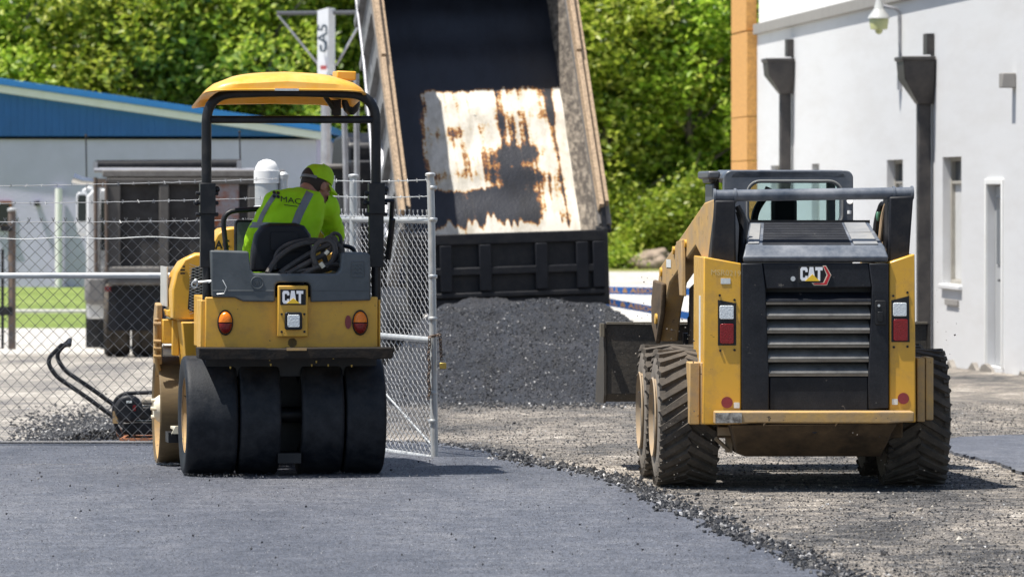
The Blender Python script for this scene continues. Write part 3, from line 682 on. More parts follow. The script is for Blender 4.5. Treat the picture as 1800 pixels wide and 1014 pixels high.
# ================================================================ BARRIER TAPE
def tape(u0, v0, u1, v1, D0, D1, h, body, label, off, sc):
    BT = MATS.get("barrier_tape_blue") or pm("barrier_tape_blue", (.025, .13, .42), .4, var=.12, vs=3)
    TO = MATS.get("tape_orange_print") or pm("tape_orange_print", (.62, .33, .08), .5, var=.1)
    a, c = P(u0, v0, D0), P(u1, v1, D1); t = thing("barrier_tape", label, "tape", "barrier tapes across the road", a)
    d = c - a; n = 40; b = MB(); L = d.length; ex = d.normalized(); ny = ex.cross(Vector((0, 0, 1))).normalized()
    def pos(s, w):
        q = ex * s; sag = -.03 * math.sin(math.pi * min(1, max(0, s / L))); tw = .35 * noise.noise(Vector((s * .9 + off, 0, 0)))
        return q + Vector((0, 0, sag)) + Vector((0, 0, w * math.cos(tw))) + ny * (w * math.sin(tw))
    R0 = []
    for i in range(n + 1): s = L * i / n; R0.append([pos(s, -h / 2), pos(s, h / 2), pos(s, h / 2) - ny * -.002, pos(s, -h / 2) - ny * -.002])
    b.loft(R0); b.build("ribbon", BT, t, smooth=60)
    b = MB()
    for f in text_pts(body, h * .95, .0015, 1.25):
        b.face([pos(sc + x, z * .9) + ny * .006 for x, z in f])
    b.build("lettering", TO, t)
tape(990, 508, 1474, 510, 80, 80, .105, "WELL & ASSOCIATES", "upper blue barrier tape with orange lettering, stretched level across the pale road", 1, 1.06)
tape(990, 516, 1420, 585, 78, 78, .105, "WELL & ASSOCIATES", "lower blue barrier tape with orange lettering, sagging down to the loader", 5, 1.02)

# ================================================================ TIPPER TRUCK WITH RAISED BED
def tipper():
    yaw, tilt, roll = 10.0, 57.0, 1.7
    c = Vector((0, 66.0, 0)); wid = 1.165; hw = 1.22; Ln = 4.35
    T = Matrix.Rotation(R(yaw), 4, 'Z') @ Matrix.Rotation(R(-roll), 4, 'Y')
    B = T @ Matrix.Rotation(R(tilt), 4, 'X')
    # right rim corner (x = +wid, y = 0, z = hw) is seen at (1064, 392) at depth 66
    rim = P(1064, 388, 66.0); o0 = rim - (B @ Vector((wid, 0, hw)))
    M = Matrix.Translation(o0) @ B
    t = thing("tipper_truck", "tipper truck with its steel bed raised high, scorched floor bare and dark tailgate hanging", "truck", None, (o0.x, o0.y, gz(66)))
    I = t.matrix_basis.copy(); I = Matrix.Translation((-o0.x, -o0.y, -gz(66))); M = I @ M
    # floor with residue worn to bare steel, left wall's shadow painted in
    b = MB(M); nx, ny = 170, 300; cl = b.bm.verts.layers.float.new("residue_and_shade"); V = []
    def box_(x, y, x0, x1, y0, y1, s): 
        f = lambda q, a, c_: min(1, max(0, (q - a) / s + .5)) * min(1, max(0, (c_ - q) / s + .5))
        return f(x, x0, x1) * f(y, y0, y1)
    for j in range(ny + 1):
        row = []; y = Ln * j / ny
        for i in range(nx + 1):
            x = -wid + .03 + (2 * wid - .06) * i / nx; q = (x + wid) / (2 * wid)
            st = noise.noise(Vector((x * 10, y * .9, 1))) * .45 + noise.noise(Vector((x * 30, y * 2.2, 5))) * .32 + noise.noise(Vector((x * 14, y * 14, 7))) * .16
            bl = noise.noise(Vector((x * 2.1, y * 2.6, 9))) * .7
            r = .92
            r -= 1.2 * box_(x, y, -.60, .30, 1.27, 2.69, .10)  # main bare patch, left edge painted along the side wall's cast shadow
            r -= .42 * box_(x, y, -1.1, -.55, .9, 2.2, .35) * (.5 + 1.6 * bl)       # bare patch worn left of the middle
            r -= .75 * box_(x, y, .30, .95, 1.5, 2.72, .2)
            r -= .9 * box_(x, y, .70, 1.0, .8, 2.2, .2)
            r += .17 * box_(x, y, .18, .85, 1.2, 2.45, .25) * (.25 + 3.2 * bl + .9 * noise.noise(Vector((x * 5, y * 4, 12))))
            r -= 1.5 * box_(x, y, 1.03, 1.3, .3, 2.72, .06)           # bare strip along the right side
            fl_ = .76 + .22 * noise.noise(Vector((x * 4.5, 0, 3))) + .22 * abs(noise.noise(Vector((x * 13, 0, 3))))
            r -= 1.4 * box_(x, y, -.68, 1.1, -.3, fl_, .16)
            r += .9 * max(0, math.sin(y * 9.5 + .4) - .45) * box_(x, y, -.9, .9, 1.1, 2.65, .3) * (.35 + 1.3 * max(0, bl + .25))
            r += .25 * box_(x, y, -1.35, -.64, .3, 2.9, .1)  # tar film on the left side, painted darker to deepen the wall's shadow
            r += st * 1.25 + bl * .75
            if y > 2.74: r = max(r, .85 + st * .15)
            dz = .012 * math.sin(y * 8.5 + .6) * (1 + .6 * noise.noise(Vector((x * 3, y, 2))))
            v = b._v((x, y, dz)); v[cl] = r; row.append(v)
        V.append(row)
    for a, e in zip(V, V[1:]):
        for i in range(nx): b._f([a[i], a[i + 1], e[i + 1], e[i]])
    m = bpy.data.materials.new("scorched_shaded_bed_floor"); m.use_nodes = True; n, l = m.node_tree.nodes, m.node_tree.links; bs = n["Principled BSDF"]
    at = n.new("ShaderNodeAttribute"); at.attribute_name = "residue_and_shade"; rp = n.new("ShaderNodeValToRGB"); el = rp.color_ramp.elements
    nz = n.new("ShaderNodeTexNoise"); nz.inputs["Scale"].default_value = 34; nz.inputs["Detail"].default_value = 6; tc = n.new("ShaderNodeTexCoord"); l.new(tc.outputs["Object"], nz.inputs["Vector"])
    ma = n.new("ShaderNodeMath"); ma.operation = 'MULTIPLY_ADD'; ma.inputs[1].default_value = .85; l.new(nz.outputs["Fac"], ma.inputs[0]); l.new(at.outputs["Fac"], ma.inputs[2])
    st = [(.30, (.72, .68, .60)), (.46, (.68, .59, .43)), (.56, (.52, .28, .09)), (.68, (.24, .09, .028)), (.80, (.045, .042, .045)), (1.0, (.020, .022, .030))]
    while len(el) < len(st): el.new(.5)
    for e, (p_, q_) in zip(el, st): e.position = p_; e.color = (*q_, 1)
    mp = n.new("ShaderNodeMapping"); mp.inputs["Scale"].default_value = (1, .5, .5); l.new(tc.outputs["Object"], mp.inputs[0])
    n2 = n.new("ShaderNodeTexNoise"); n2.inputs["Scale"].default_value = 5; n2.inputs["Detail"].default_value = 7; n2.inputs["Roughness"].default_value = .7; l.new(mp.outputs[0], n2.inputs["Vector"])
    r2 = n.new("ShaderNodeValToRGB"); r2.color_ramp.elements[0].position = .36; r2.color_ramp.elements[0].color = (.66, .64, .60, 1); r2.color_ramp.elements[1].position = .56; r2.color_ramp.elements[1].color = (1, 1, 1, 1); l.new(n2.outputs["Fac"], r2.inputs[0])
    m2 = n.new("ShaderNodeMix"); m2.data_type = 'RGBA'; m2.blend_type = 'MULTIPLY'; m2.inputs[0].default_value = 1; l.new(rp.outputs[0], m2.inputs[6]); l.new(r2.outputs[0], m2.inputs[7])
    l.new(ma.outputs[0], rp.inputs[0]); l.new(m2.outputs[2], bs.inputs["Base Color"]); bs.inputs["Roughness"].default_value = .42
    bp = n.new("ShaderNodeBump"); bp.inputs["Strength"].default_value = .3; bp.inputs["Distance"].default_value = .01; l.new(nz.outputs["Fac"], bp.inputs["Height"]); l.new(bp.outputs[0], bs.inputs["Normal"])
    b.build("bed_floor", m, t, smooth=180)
    b = MB(M); b.box((-wid + .03, .0, -.12), (wid - .03, Ln, -.035))
    for y in (.2, .8, 1.4, 2, 2.6, 3.2, 3.8, 4.2): b.box((-wid + .05, y, -.26), (wid - .05, y + .08, -.122))
    for x in (-.42, .36): b.box((x, .1, -.42), (x + .08, Ln - .1, -.262))
    b.build("bed_underframe", BEDDARK, t)
    for sx in (-1, 1):
        b = MB(M); x0, x1 = (wid - .03, wid) if sx > 0 else (-wid, -wid + .03)
        b.box((x0, 0, -.12), (x1, Ln, hw - .1))
        mats = BEDSIDE if sx > 0 else pm("galvanised_outer_side", (.30, .31, .33), .45, metal=.4, var=.2, vs=5, dust=((.07, .07, .07), .45, 5, .2))
        w = b.build("side_wall", mats, t)
        if sx < 0: w["label"] = "silvery outer wall with stakes"
        b = MB(M); xo = sx * (wid + .002)
        for y in [.02] + [.55 + .63 * i for i in range(6)] + [Ln - .12]:
            b.box((min(xo, xo + sx * .075), y, -.1), (max(xo, xo + sx * .075), y + .10, hw - .12))
        b.build("stake", mats if sx < 0 else TRUCKEDGE, w)
        b = MB(M)
        b.box((sx * wid - .075 if sx > 0 else -wid - .075, -.04, hw - .098), (sx * wid + .075, Ln, hw - .0)); b.build("top_rail", TRUCKEDGE, w, bevel=.015)
        b = MB(M); xc = sx * (wid + .0)
        b.box((xc - .075, .12, hw + .003), (xc - .02, Ln * .52, hw + .17)); b.box((xc - .07, Ln * .525, hw + .003), (xc - .015, Ln - .02, hw + .19))
        b.box((xc - .01, .2, hw + .003), (xc + .055, Ln - .05, hw + .11))
        b.build("sideboard", WOOD, t, bevel=.006)
        if sx > 0:
            b = MB(M); b.prism([(0.02, .006), (Ln, .006), (Ln, .32), (2.4, .26), (.02, .12)], 'x', wid - .035, wid - .031); 
    b = MB(M); b.box((-wid, Ln, -.12), (wid, Ln + .05, hw + .02)); b.build("headboard", BEDDARK, t)
    # tailgate hanging plumb from the rim pins
    tw = 1.135; hz = .915
    TG = I @ Matrix.Translation(Matrix.Translation(o0) @ B @ Vector((0, -.03, hw)) + Vector((-.01, 0, -.075))) @ T
    b = MB(TG); b.box((-tw, -.05, -hz), (tw, .0, 0)); tg = b.build("tailgate", BLACK_DUSTY, t, bevel=.008); tg["label"] = "black ribbed tailgate hanging plumb from its top pins"
    b = MB(TG); 
    for x in (-tw, -.80, -.34, .32, .80, tw - .14):
        b = MB(TG); b.box((x, -.12, -hz + .25), (x + .14, -.052, -.13)); b.build("rib", BEDDARK, tg, bevel=.01)
    for z0, z1 in ((-.128, 0), (-.48, -.39), (-.74, -.68), (-hz, -.76)):
        b = MB(TG); b.box((-tw + .002, -.115 if z0 > -.9 else -.10, z0), (tw - .002, -.0525, z1)); b.build("cross_rail", BLACK_DUSTY, tg, bevel=.012)
    for sx in (-1, 1): 
        b = MB(TG); b.box((sx * (tw + .012) - .035, -.10, -hz + .05), (sx * (tw + .012) + .035, .06, .02)); b.prism([(-.07, -.0), (.10, -.02), (.12, .33), (.02, .35)], 'x', sx * tw - .03 + sx * .02, sx * tw + .03 + sx * .02)
        b.cyl((sx * tw - .08, 0, .0), (sx * tw + .1, 0, 0), .045, n=12); b.build("hinge_arm", BLACK, tg, bevel=.01)
    # chassis, wheels and cab, mostly hidden behind the bed and the heap
    CH = I @ Matrix.Translation((o0.x, o0.y, gz(70))) @ Matrix.Rotation(R(yaw), 4, 'Z')
    b = MB(CH)
    for x in (-.43, .35): b.box((x, .3, .75), (x + .08, 7.2, 1.0))
    for y in (.6, 2.2, 4, 6): b.box((-.34, y, .78), (.34, y + .1, .96))
    b.tube([(0, 2.4, .95), (0, 1.85, 2.2), (0, 1.3, 3.1)], [.11, .09, .07], 10); b.build("chassis", BEDDARK, t)
    for y in (1.1, 2.4, 6.4):
        for sx in (-1, 1):
            b = MB(CH); xa, xb = sx * .72, sx * 1.2
            if y > 6: xa = sx * .9
            rr = .5; pr = [(rr * .55, 0), (rr * .92, 0), (rr, .04), (rr, .12), (rr * .97, .24), (rr, .36), (rr, .44), (rr * .92, .48), (rr * .55, .48)]
            b.lathe([(r, h * abs(xb - xa) / .48) for r, h in pr], (xa, y, rr), (sx, 0, 0), 28); w = b.build("wheel", RUBBER, t)
            b = MB(CH); b.lathe([(.27, 0), (.2, -.05), (.08, -.05), (.06, .02), (.01, .02)], (xb, y, rr), (sx, 0, 0), 20); b.build("rim", SILVER, w)
    WT = pm("white_truck_cab", (.6, .61, .62), .3, var=.05, coat=.3)
    b = MB(CH); pr = [(5.0, .8), (5.0, 2.75), (5.3, 2.9), (6.2, 2.85), (6.7, 2.05), (8.0, 1.85), (8.1, .8)]; b.prism(pr, 'x', -1.0, 1.0); cb = b.build("cab", BLACK, t, bevel=.05)
    b = MB(CH); b.box((-.8, 4.985, 1.9), (.8, 4.996, 2.5)); b.build("rear_window", GLASS, cb)
    b = MB(CH); b.box((-1.02, 4.5, 1.2), (1.02, 4.95, 2.55)); b.build("headache_rack", BLACK_DUSTY, t, bevel=.03)
    for (u0, v0, u1, v1, yy) in ((603, 130, 613, 420, 70.6), (626, 130, 629, 420, 70.3)):
        b = MB(I); b.cyl(P(u1, v1 + 60, yy), P(u0, v0, yy), .037, n=12); b.build("exhaust_stack", SILVER, t)
    for (q, r) in (([(619, -60), (640, 110), (652, 250), (661, 420)], .020), ([(640, -80), (652, 30), (668, 215), (684, 420)], .060), ([(649, -20), (660, 120), (676, 270), (688, 385)], .013), ([(672, -30), (664, 90), (690, 300)], .02)):
        b = MB(I); b.tube([P(u, v, 66.6 + (420 - v) * .0045) for u, v in q], r, 10); b.build("tarp_arm", SILVER, t)
    b = MB(I); b.box(P(556, 345, 71.2), P(612, 294, 71.9)); b.build("hood", BLACK, t, bevel=.03)
    b = MB(I); b.box(P(558, 297, 71.1), P(608, 289, 72.0)); b.build("hood_edge", TRUCKEDGE, t, bevel=.03)
    b = MB(I); b.box(P(556, 500, 71.2), P(690, 378, 71.6)); b.build("fuel_tank", BLACK, t, bevel=.05)
tipper()

# ================================================================ PARKED DUMP TRUCK
def parked_truck():
    L = Loc((338 - 900) * 77 / FPX, 77.0, 2.5, gz(77))
    t = thing("dump_truck", "parked grimy dump truck with white cab seen from behind through the left gate", "truck", None, L)
    l, r = L(188, 400, 0).x, L(492, 400, 0).x; z = lambda v, y=0: L(340, v, y).z; x = lambda u, y=0: L(u, 400, y).x
    b = MB(); b.box((l, 0, z(478)), (r, .06, z(312))); tg = b.build("tailgate", TRUCKGREY, t)
    RB = pm("dusty_ribs", (.125, .118, .112), .85, var=.2, dust=((.06, .055, .052), .5, 5, .2))
    for u0, u1 in ((188, 212), (280, 297), (357, 373), (436, 451), (472, 492)): b = MB(); b.box((x(u0), -.09, z(468)), (x(u1), -.003, z(324.2))); b.build("rib", RB, tg, bevel=.012)
    b = MB(); b.box((l, -.095, z(324)), (r, -.003 - .002, z(313.5))); b.build("top_rib", RB, tg, bevel=.012)
    b = MB(); b.box((l - .05, -.13, z(478)), (r + .05, .1, z(468.5))); b.build("lip", TRUCKEDGE, tg, bevel=.02)
    b = MB(); b.box((x(374), -.02, z(400)), (x(420), -.004, z(318))); b.build("rusty_panel", RUST, tg)
    b = MB(); b.box((l - .06, -.08, z(311.5)), (r + .07, 4.6, z(299))); b.box((l - .02, .3, z(478)), (l + .03, 4.6, z(312))); b.box((r - .03, .3, z(478)), (r + .02, 4.6, z(312))); b.box((l + .05, .07, z(478)), (r - .05, 4.6, z(474))); b.build("bed", TRUCKEDGE, t, bevel=.02)
    b = MB(); b.tube([(x(166), .5, z(291)), (x(424), .5, z(289))], .075, 12); b.box((x(170), .45, z(287)), (x(420), .62, z(282))); tr = b.build("tarp_roll", BLACK_DUSTY, t)
    b = MB(); b.tube([(x(164), .4, z(299)), (x(466), .4, z(300))], .035, 8); b.box((x(162), .38, z(300)), (x(170), .55, z(284))); b.box((x(416), .38, z(298)), (x(424), .55, z(282))); b.build("roller_bracket", SILVER, tr)
    b = MB(); b.tube([(x(168), -.05, z(312)), (x(169), -.05, z(478))], .028, 8); b.tube([(x(187), -.12, z(318)), (x(188), -.12, z(478))], .022, 8); b.box((x(172), -.1, z(330)), (x(186), 0, z(314))); b.build("tarp_arm", pm("rusty_arm", (.12, .09, .072), .8, var=.2), t)
    # under-run beam, flaps, wheels
    b = MB(); b.tube([(l + .02, .0, z(495)), (r - .02, .0, z(495))], .05, 10); b.build("bumper_beam", TRUCKEDGE, t)
    for s in (0, 1):
        a, c = ((190, 292), (388, 488))[s]
        b = MB(); b.box((x(a), .1, z(581)), (x(c), .125, z(503))); b.build("mud_flap", BLACK_DUSTY, t)
        for (ua, ub) in (((181, 226), (230, 274)), ((404, 448), (452, 496)))[s]:
            b = MB(); rr = .5; xa, xb = x(ua), x(ub); w = xb - xa
            b.lathe([(rr * .55, 0), (rr * .93, 0), (rr, .04), (rr, w * .3), (rr * .965, w * .34), (rr * .965, w * .4), (rr, w * .44), (rr, w - .04), (rr * .93, w), (rr * .55, w)], (xa, .75, rr), (1, 0, 0), 28)
            wh = b.build("wheel", TREAD, t)
            b = MB(); b.lathe([(.27, -.005), (.24, .06), (.05, .06)], (xa if s == 0 else xb, .75, rr), (1 if s == 0 else -1, 0, 0), 20); b.build("rim", SILVER, wh)
    b = MB(); b.box((x(200), .2, z(540)), (x(480), 4.8, z(500))); b.build("chassis", BLACK_DUSTY, t)
    for u in (188, 486): b = MB(); b.box((x(u) - .03, -.02, z(512)), (x(u) + .05, .05, z(503))); b.build("tail_light", LENSR, t)
    # cab forward of the bed, its left side showing
    WT = MATS["white_truck_cab"]; yc = 5.0
    xc = lambda u: L(u, 400, yc).x; zc = lambda v: L(340, v, yc).z; W_ = xc(152); Wr = -W_ + .1
    b = MB(); b.loft([[(W_, yc, zc(560)), (Wr, yc, zc(560)), (Wr, yc, zc(345)), (Wr - .1, yc, zc(332)), (W_ + .1, yc, zc(332)), (W_, yc, zc(345))], [(W_, yc + 1.6, zc(560)), (Wr, yc + 1.6, zc(560)), (Wr, yc + 1.6, zc(345)), (Wr - .1, yc + 1.5, zc(332)), (W_ + .1, yc + 1.5, zc(332)), (W_, yc + 1.6, zc(345))]]); cb = b.build("cab", WT, t, bevel=.03)
    b = MB(); b.box((W_ + .12, yc - .012, zc(440)), (Wr - .12, yc - .003, zc(352))); b.build("rear_window", GLASS, cb)
    b = MB(); b.box((W_ - .02, yc - .35, zc(535)), (W_ + .32, yc + 1.2, zc(482))); b.build("fuel_tank", pm("dusty_tank_grey", (.22, .22, .225), .5, var=.2, dust=((.1, .09, .08), .4, 5, .2)), t, bevel=.08)
    b = MB(); b.lathe([(.28, 0), (.46, 0), (.5, .05), (.5, .22), (.46, .28), (.28, .28)], (W_ + .02, yc + 1.9, .5), (1, 0, 0), 28); b.build("front_wheel", RUBBER, t)
    b = MB(); b.box((W_ - .04, yc + 1.0, zc(620)), (W_ + .25, yc + 1.05, zc(520))); b.build("mud_flap", BLACK, t)
    b = MB(); b.prism(rrect(xc(129), zc(404), xc(149), zc(338), .05), 'y', yc + 1.25, yc + 1.38); b.tube([(xc(140), yc + 1.36, zc(337)), (xc(150), yc + 1.36, zc(331)), (W_ + .05, yc + 1.36, zc(332))], .03, 8); b.ball((xc(141), yc + 1.3, zc(405)), (.09, .05, .10)); mr = b.build("mirror", WT, cb, bevel=.01)
    b = MB(); b.prism(rrect(xc(132), zc(390), xc(147), zc(343), .03), 'y', yc + 1.24, yc + 1.247); b.build("mirror_glass", GLASS, mr)
    CHR = pm("exhaust_chrome", (.6, .6, .6), .25, metal=.9)
    b = MB(); b.tube([(xc(173), yc - .15, zc(480)), (xc(173), yc - .15, zc(328)), (xc(164), yc - .15, zc(320)), (xc(146), yc - .15, zc(318)), (xc(129), yc - .15, zc(313))], [.05, .05, .055, .06, .075], 12); b.build("exhaust_stack", CHR, t)
    for u, v0, v1, y in ((151, 238, 335, yc + .4), (421, 232, 285, .5)):
        b = MB(); b.tube([(L(u + 1.5, v1, y)), L(u, v0, y)], .011, 6); b.ball(L(u, v0, y), .02, 8, 6); b.build("antenna", BLACK, t)
parked_truck()
# ================================================================ CHAIN LINK GATES
def chain_link(b, o, d, length, z0, z1, p, r, tips=True, pz=None):
    """o: foot point of the panel, d: unit direction; zigzag wires of pitch p"""
    nw = int(length / p); nz = int((z1 - z0) / (pz or p)); nrm = d.cross(Vector((0, 0, 1)))
    for k in range(nw):
        pts = []; zz = z0
        for j in range(nz + 1):
            s = (k + ((j + k) % 2)) * p * length / (nw * p) + noise.noise(Vector((k * .7, j * .31, 4))) * p * .05
            pts.append(o + d * s + Vector((0, 0, z0 + (z1 - z0) * j / nz)) + nrm * (r * .9 * (1 if j % 2 else -1) + .012 * noise.noise(Vector((k * .13, j * .1, 2)))))
        b.tube(pts, r, 4, caps=False)
        if tips and (nz + k) % 2:
            e = pts[-1]
            b.tube([e, e + d * .004 + Vector((0, 0, p * .25)), e + d * p * .22 + Vector((0, 0, p * .6))], r * 1.1, 4); b.tube([e, e - d * .004 + Vector((0, 0, p * .25)), e - d * p * .25 + Vector((0, 0, p * .6))], r * 1.1, 4)
def barbed(b, a, c, r=.0028, sag=.01, step=.105, seed=0):
    a, c = Vector(a), Vector(c); n = max(8, int((c - a).length / .05)); rd = random.Random(seed); pts = []
    for i in range(n + 1):
        t = i / n; p = a.lerp(c, t); p.z -= sag * 4 * t * (1 - t); p.z += .004 * noise.noise(Vector((i * .9, seed, 0))); pts.append(p)
    b.tube(pts, r, 5)
    d = (c - a).normalized(); s = rd.uniform(0, step)
    L = (c - a).length
    while s < L:
        t = s / L; p = a.lerp(c, t); p.z -= sag * 4 * t * (1 - t)
        for q in range(2):
            e = Vector((rd.uniform(-.3, .3), rd.uniform(-.6, .6), rd.choice((-1, 1)) * rd.uniform(.6, 1))).normalized()
            b.tube([p - e * .013 + d * (q * .006), p + e * .013 + d * (q * .006 + .004)], r * .8, 4)
        s += step
D0 = 38.9; S0 = D0 / FPX
def X0(u): return (u - 900) * S0
def Z0(v): return EYE - (v - HOR) * S0
BGW = pm("bright_gate_wire", (.33, .335, .34), .42, metal=.4, var=.15)
t = thing("chain_link_gate", "closed chain link gate leaf with barbed wire across the dusty drive on the left", "gate", None, (0, D0, 0))
b = MB(); chain_link(b, Vector((X0(-140), 0, 0)), Vector((1, 0, 0)), X0(487) - X0(-140), Z0(776), Z0(389), .041, .0032); b.build("chain_link", WIREM, t, smooth=0)
b = MB(); b.tube([(X0(-140), -.03, Z0(484.5)), (X0(488), -.03, Z0(484))], .021, 12); b.build("rail", STEEL, t)
b = MB(); b.tube([(X0(-140), -.02, Z0(777)), (X0(488), -.02, Z0(777))], .010, 10); b.build("rail", WIREM, t)
b = MB(); b.tube([(X0(-140) + (X0(488) - X0(-140)) * i / 30, -.012, Z0(420 - i * .12) - .006 * math.sin(i * .9)) for i in range(31)], .0035, 5); b.build("tension_wire", STEEL, t)
for i, (v0, v1) in enumerate(((328, 314), (358, 347), (389, 385))):
    b = MB(); barbed(b, (X0(-140), -.01, Z0(v0)), (X0(488), -.01, Z0(v1)), seed=i, sag=.012); b.build("barbed_strand", MATS["bright_gate_wire"], t)
def post(name, label, u, D, v_top, rad, dome, zb=None, mat=STEEL):
    p = P(u, v_top, D); t = thing(name, label, "post", None, (p.x, D, gz(D)))
    h = p.z - gz(D); b = MB()
    b.cyl((0, 0, -.1), (0, 0, h - (rad if dome else .03)), rad, n=22); b.build("tube", mat, t)
    b = MB()
    if dome: b.lathe([(rad * 1.08, h - rad * 2.0), (rad * 1.08, h - rad * .95), (rad * .98, h - rad * .93), (rad * .93, h - rad * .6), (rad * .68, h - rad * .22), (rad * .3, h - .004), (.004, h)], (0, 0, 0), (0, 0, 1), 26)
    else: b.lathe([(rad * 1.2, h - .05), (rad * 1.25, h - .02), (rad * 1.0, h - .012), (rad * .5, h), (.002, h)], (0, 0, 0), (0, 0, 1), 20)
    b.build("cap", WHITEP if dome else STEEL, t)
    return t, h
t, h = post("gate_post", "thick galvanised gate post with a white domed cap left of the worker", 469, 39.2, 280, .083, True)
for z in (h - .36, h - .62, h - 1.1): b = MB(); b.lathe([(.085, z), (.092, z + .005), (.092, z + .035), (.085, z + .04)], (0, 0, 0), (0, 0, 1), 22); b.box((.08, -.03, z), (.14, .03, z + .04)); b.build("hinge_band", STEEL, t)
post("fence_post", "slim galvanised post with flat cap just behind the worker's shoulder", 498, 39.2, 302, .031, False)
t, h = post("fence_post", "short dark post with rusty cap standing alone at the far left edge", 21, 82, 365, .055, False, mat=pm("dark_weathered_post", (.10, .10, .105), .7, var=.2, dust=((.28, .16, .08), .3, 6, .2)))
b = MB(); b.tube([(-.13, -.06, .02), (-.13, -.06, h - .6)], .022, 8); b.box((-.16, -.1, h - .34), (0, 0, h - .26)); b.box((-.2, -.12, .5), (.02, .06, .62)); b.build("drop_rod", BLACK, t)
# open leaf on the right, coming towards the camera
E = P(764, 600, 36.55); H = P(583, 600, 38.9); dv = Vector((E.x - H.x, E.y - H.y, 0)); LL = dv.length; dv.normalize()
t = thing("chain_link_gate", "open chain link gate leaf swung towards the camera right of the roller", "gate", None, (H.x, H.y, 0))
zE = lambda v: EYE - (v - HOR) * 36.55 / FPX
zt, zm, zb = zE(388), zE(598), zE(806)
b = MB()
b.tube([dv * LL + Vector((0, 0, zb - .03)), dv * LL + Vector((-.02, 0, zt)), dv * LL + Vector((-.028, 0, zE(307)))], .024, 14)
for z, r in ((zt, .021), (zm, .02), (zb, .021)): b.tube([Vector((0, 0, z)), dv * (LL - .015) + Vector((0, 0, z))], r, 12)
b.tube([Vector((0, 0, zb - .03)), Vector((0, 0, zE(307)))], .024, 12)
m_ = dv * (LL * .22); b.tube([m_ + Vector((0, 0, zt - .2)), m_ + Vector((0, 0, zE(308)))], .026, 12)
b.tube([m_ + Vector((0, 0, zb)), m_ + Vector((0, 0, zt))], .019, 10)
b.build("frame", STEEL, t)
for z in (zE(330), zE(386), zE(486), zE(560), zE(690), zE(740)): b = MB(); b.lathe([(.027, z - .012), (.03, z - .008), (.03, z + .008), (.027, z + .012)], dv * LL + Vector((-.012, 0, 0)), (0, 0, 1), 14); b.build("band", STEEL, t)
b = MB(); b.lathe([(.032, zE(310)), (.034, zE(306)), (.026, zE(304)), (.004, zE(303))], dv * LL + Vector((-.028, 0, 0)), (0, 0, 1), 14); b.build("cap", STEEL, t)
b = MB(); b.lathe([(.034, zE(311)), (.036, zE(307)), (.028, zE(305)), (.004, zE(304))], m_, (0, 0, 1), 14); b.build("cap", STEEL, t)
b = MB(); chain_link(b, dv * .02, dv, LL - .05, zb + .02, zt + .04, .05, .0028, pz=.026); b.build("chain_link", BGW, t, smooth=0)
b = MB(); b.tube([Vector((0, 0, zm - .02)), dv * (LL - .03) + Vector((0, 0, zE(785)))], .007, 8); b.build("brace_rod", STEEL, t)
for i, v in enumerate((316, 345, 380)):
    b = MB(); barbed(b, Vector((-.08, .0, zE(v) + .002)), dv * LL + Vector((-.025, 0, zE(v))), seed=20 + i, step=.2, r=.0034); b.build("barbed_strand", STEEL, t)
# chain and padlock hanging on its end post
ch = thing("chain", "rusty loop of chain with a brass padlock hung on the open gate's end post", "chain", None, E)
b = MB(); rd = random.Random(3)
def links(path):
    for i, (a, c) in enumerate(zip(path, path[1:])):
        a, c = Vector(a), Vector(c); m = (a + c) / 2; d = (c - a).normalized(); s = d.orthogonal().normalized()
        if i % 2: s = d.cross(s)
        b.tube([m + d * .016 * math.cos(q) + s * .009 * math.sin(q) for q in [2 * math.pi * k / 10 for k in range(10)]], .0036, 5, closed=True)
zz = lambda v: zE(v) - E.z
links([(-.035 + .004 * math.sin(i), -.035, zz(594) - i * .023) for i in range(18)]); links([(.035 + .012 * (i / 9) , -.03, zz(590) - i * .022) for i in range(8)])
links([(-.034 + .07 * i / 4, -.045 - .01 * math.sin(i), zz(592) + .004 * i) for i in range(5)])
b.build("links", pm("rusty_chain", (.13, .09, .065), .6, metal=.4, var=.3, vs=30), ch)
b = MB(); b.box((.032, -.045, zz(648)), (.076, -.02, zz(637))); pl = b.build("padlock", BRASS, ch, bevel=.004)
b = MB(); b.tube([(.042, -.032, zz(638)), (.042, -.032, zz(632)), (.054, -.032, zz(628)), (.066, -.032, zz(632)), (.066, -.032, zz(638))], .004, 6); b.build("shackle", STEEL, pl)

# ================================================================ PLATE COMPACTOR behind the left gate
L = Loc((245 - 900) * 40.1 / FPX, 40.1, 0)
t = thing("plate_compactor", "black plate compactor with long bent handle standing behind the left gate", "compactor", None, L)
b = MB()
for dy in (-.05, .12):
    f = lambda u, v: L(u + dy * 90, v - dy * 60, dy)
    b.tube(round_path([f(236, 762), f(212, 735), f(150, 690), f(102, 658), f(86, 630), f(112, 604)], .06), .016, 9)
b.tube([L(112 - 4.5, 604 + 3, -.05), L(122, 606, .03), L(112 + 11, 604 - 7, .12)], .016, 9); b.build("handle", BLACK_DUSTY, t)
b = MB(); b.box(L(210, 775, -.28), L(292, 764, .3)); b.box(L(206, 770, -.25), L(214, 752, .25), Euler((0, R(-20), 0))); b.build("base_plate", pm("rusty_plate", (.33, .13, .06), .8, var=.3, vs=12), t, bevel=.01)
b = MB(); b.box(L(215, 763, -.18), L(280, 738, .2)); b.box(L(226, 738, -.15), L(282, 712, .15)); b.lathe([(.02, -.17), (.085, -.17), (.10, -.15), (.10, -.1), (.02, -.1)], (L(230, 714, 0).x, -.1, L(230, 716, 0).z), (0, 1, 0), 20); b.box(L(262, 735, -.2), L(285, 715, -.1)); en = b.build("engine", BLACK, t, bevel=.012)
b = MB(); b.box(L(248, 712, -.14), L(276, 696, .12)); b.build("fuel_tank", pm("dusty_tank", (.35, .31, .25), .6, var=.15), en, bevel=.02)
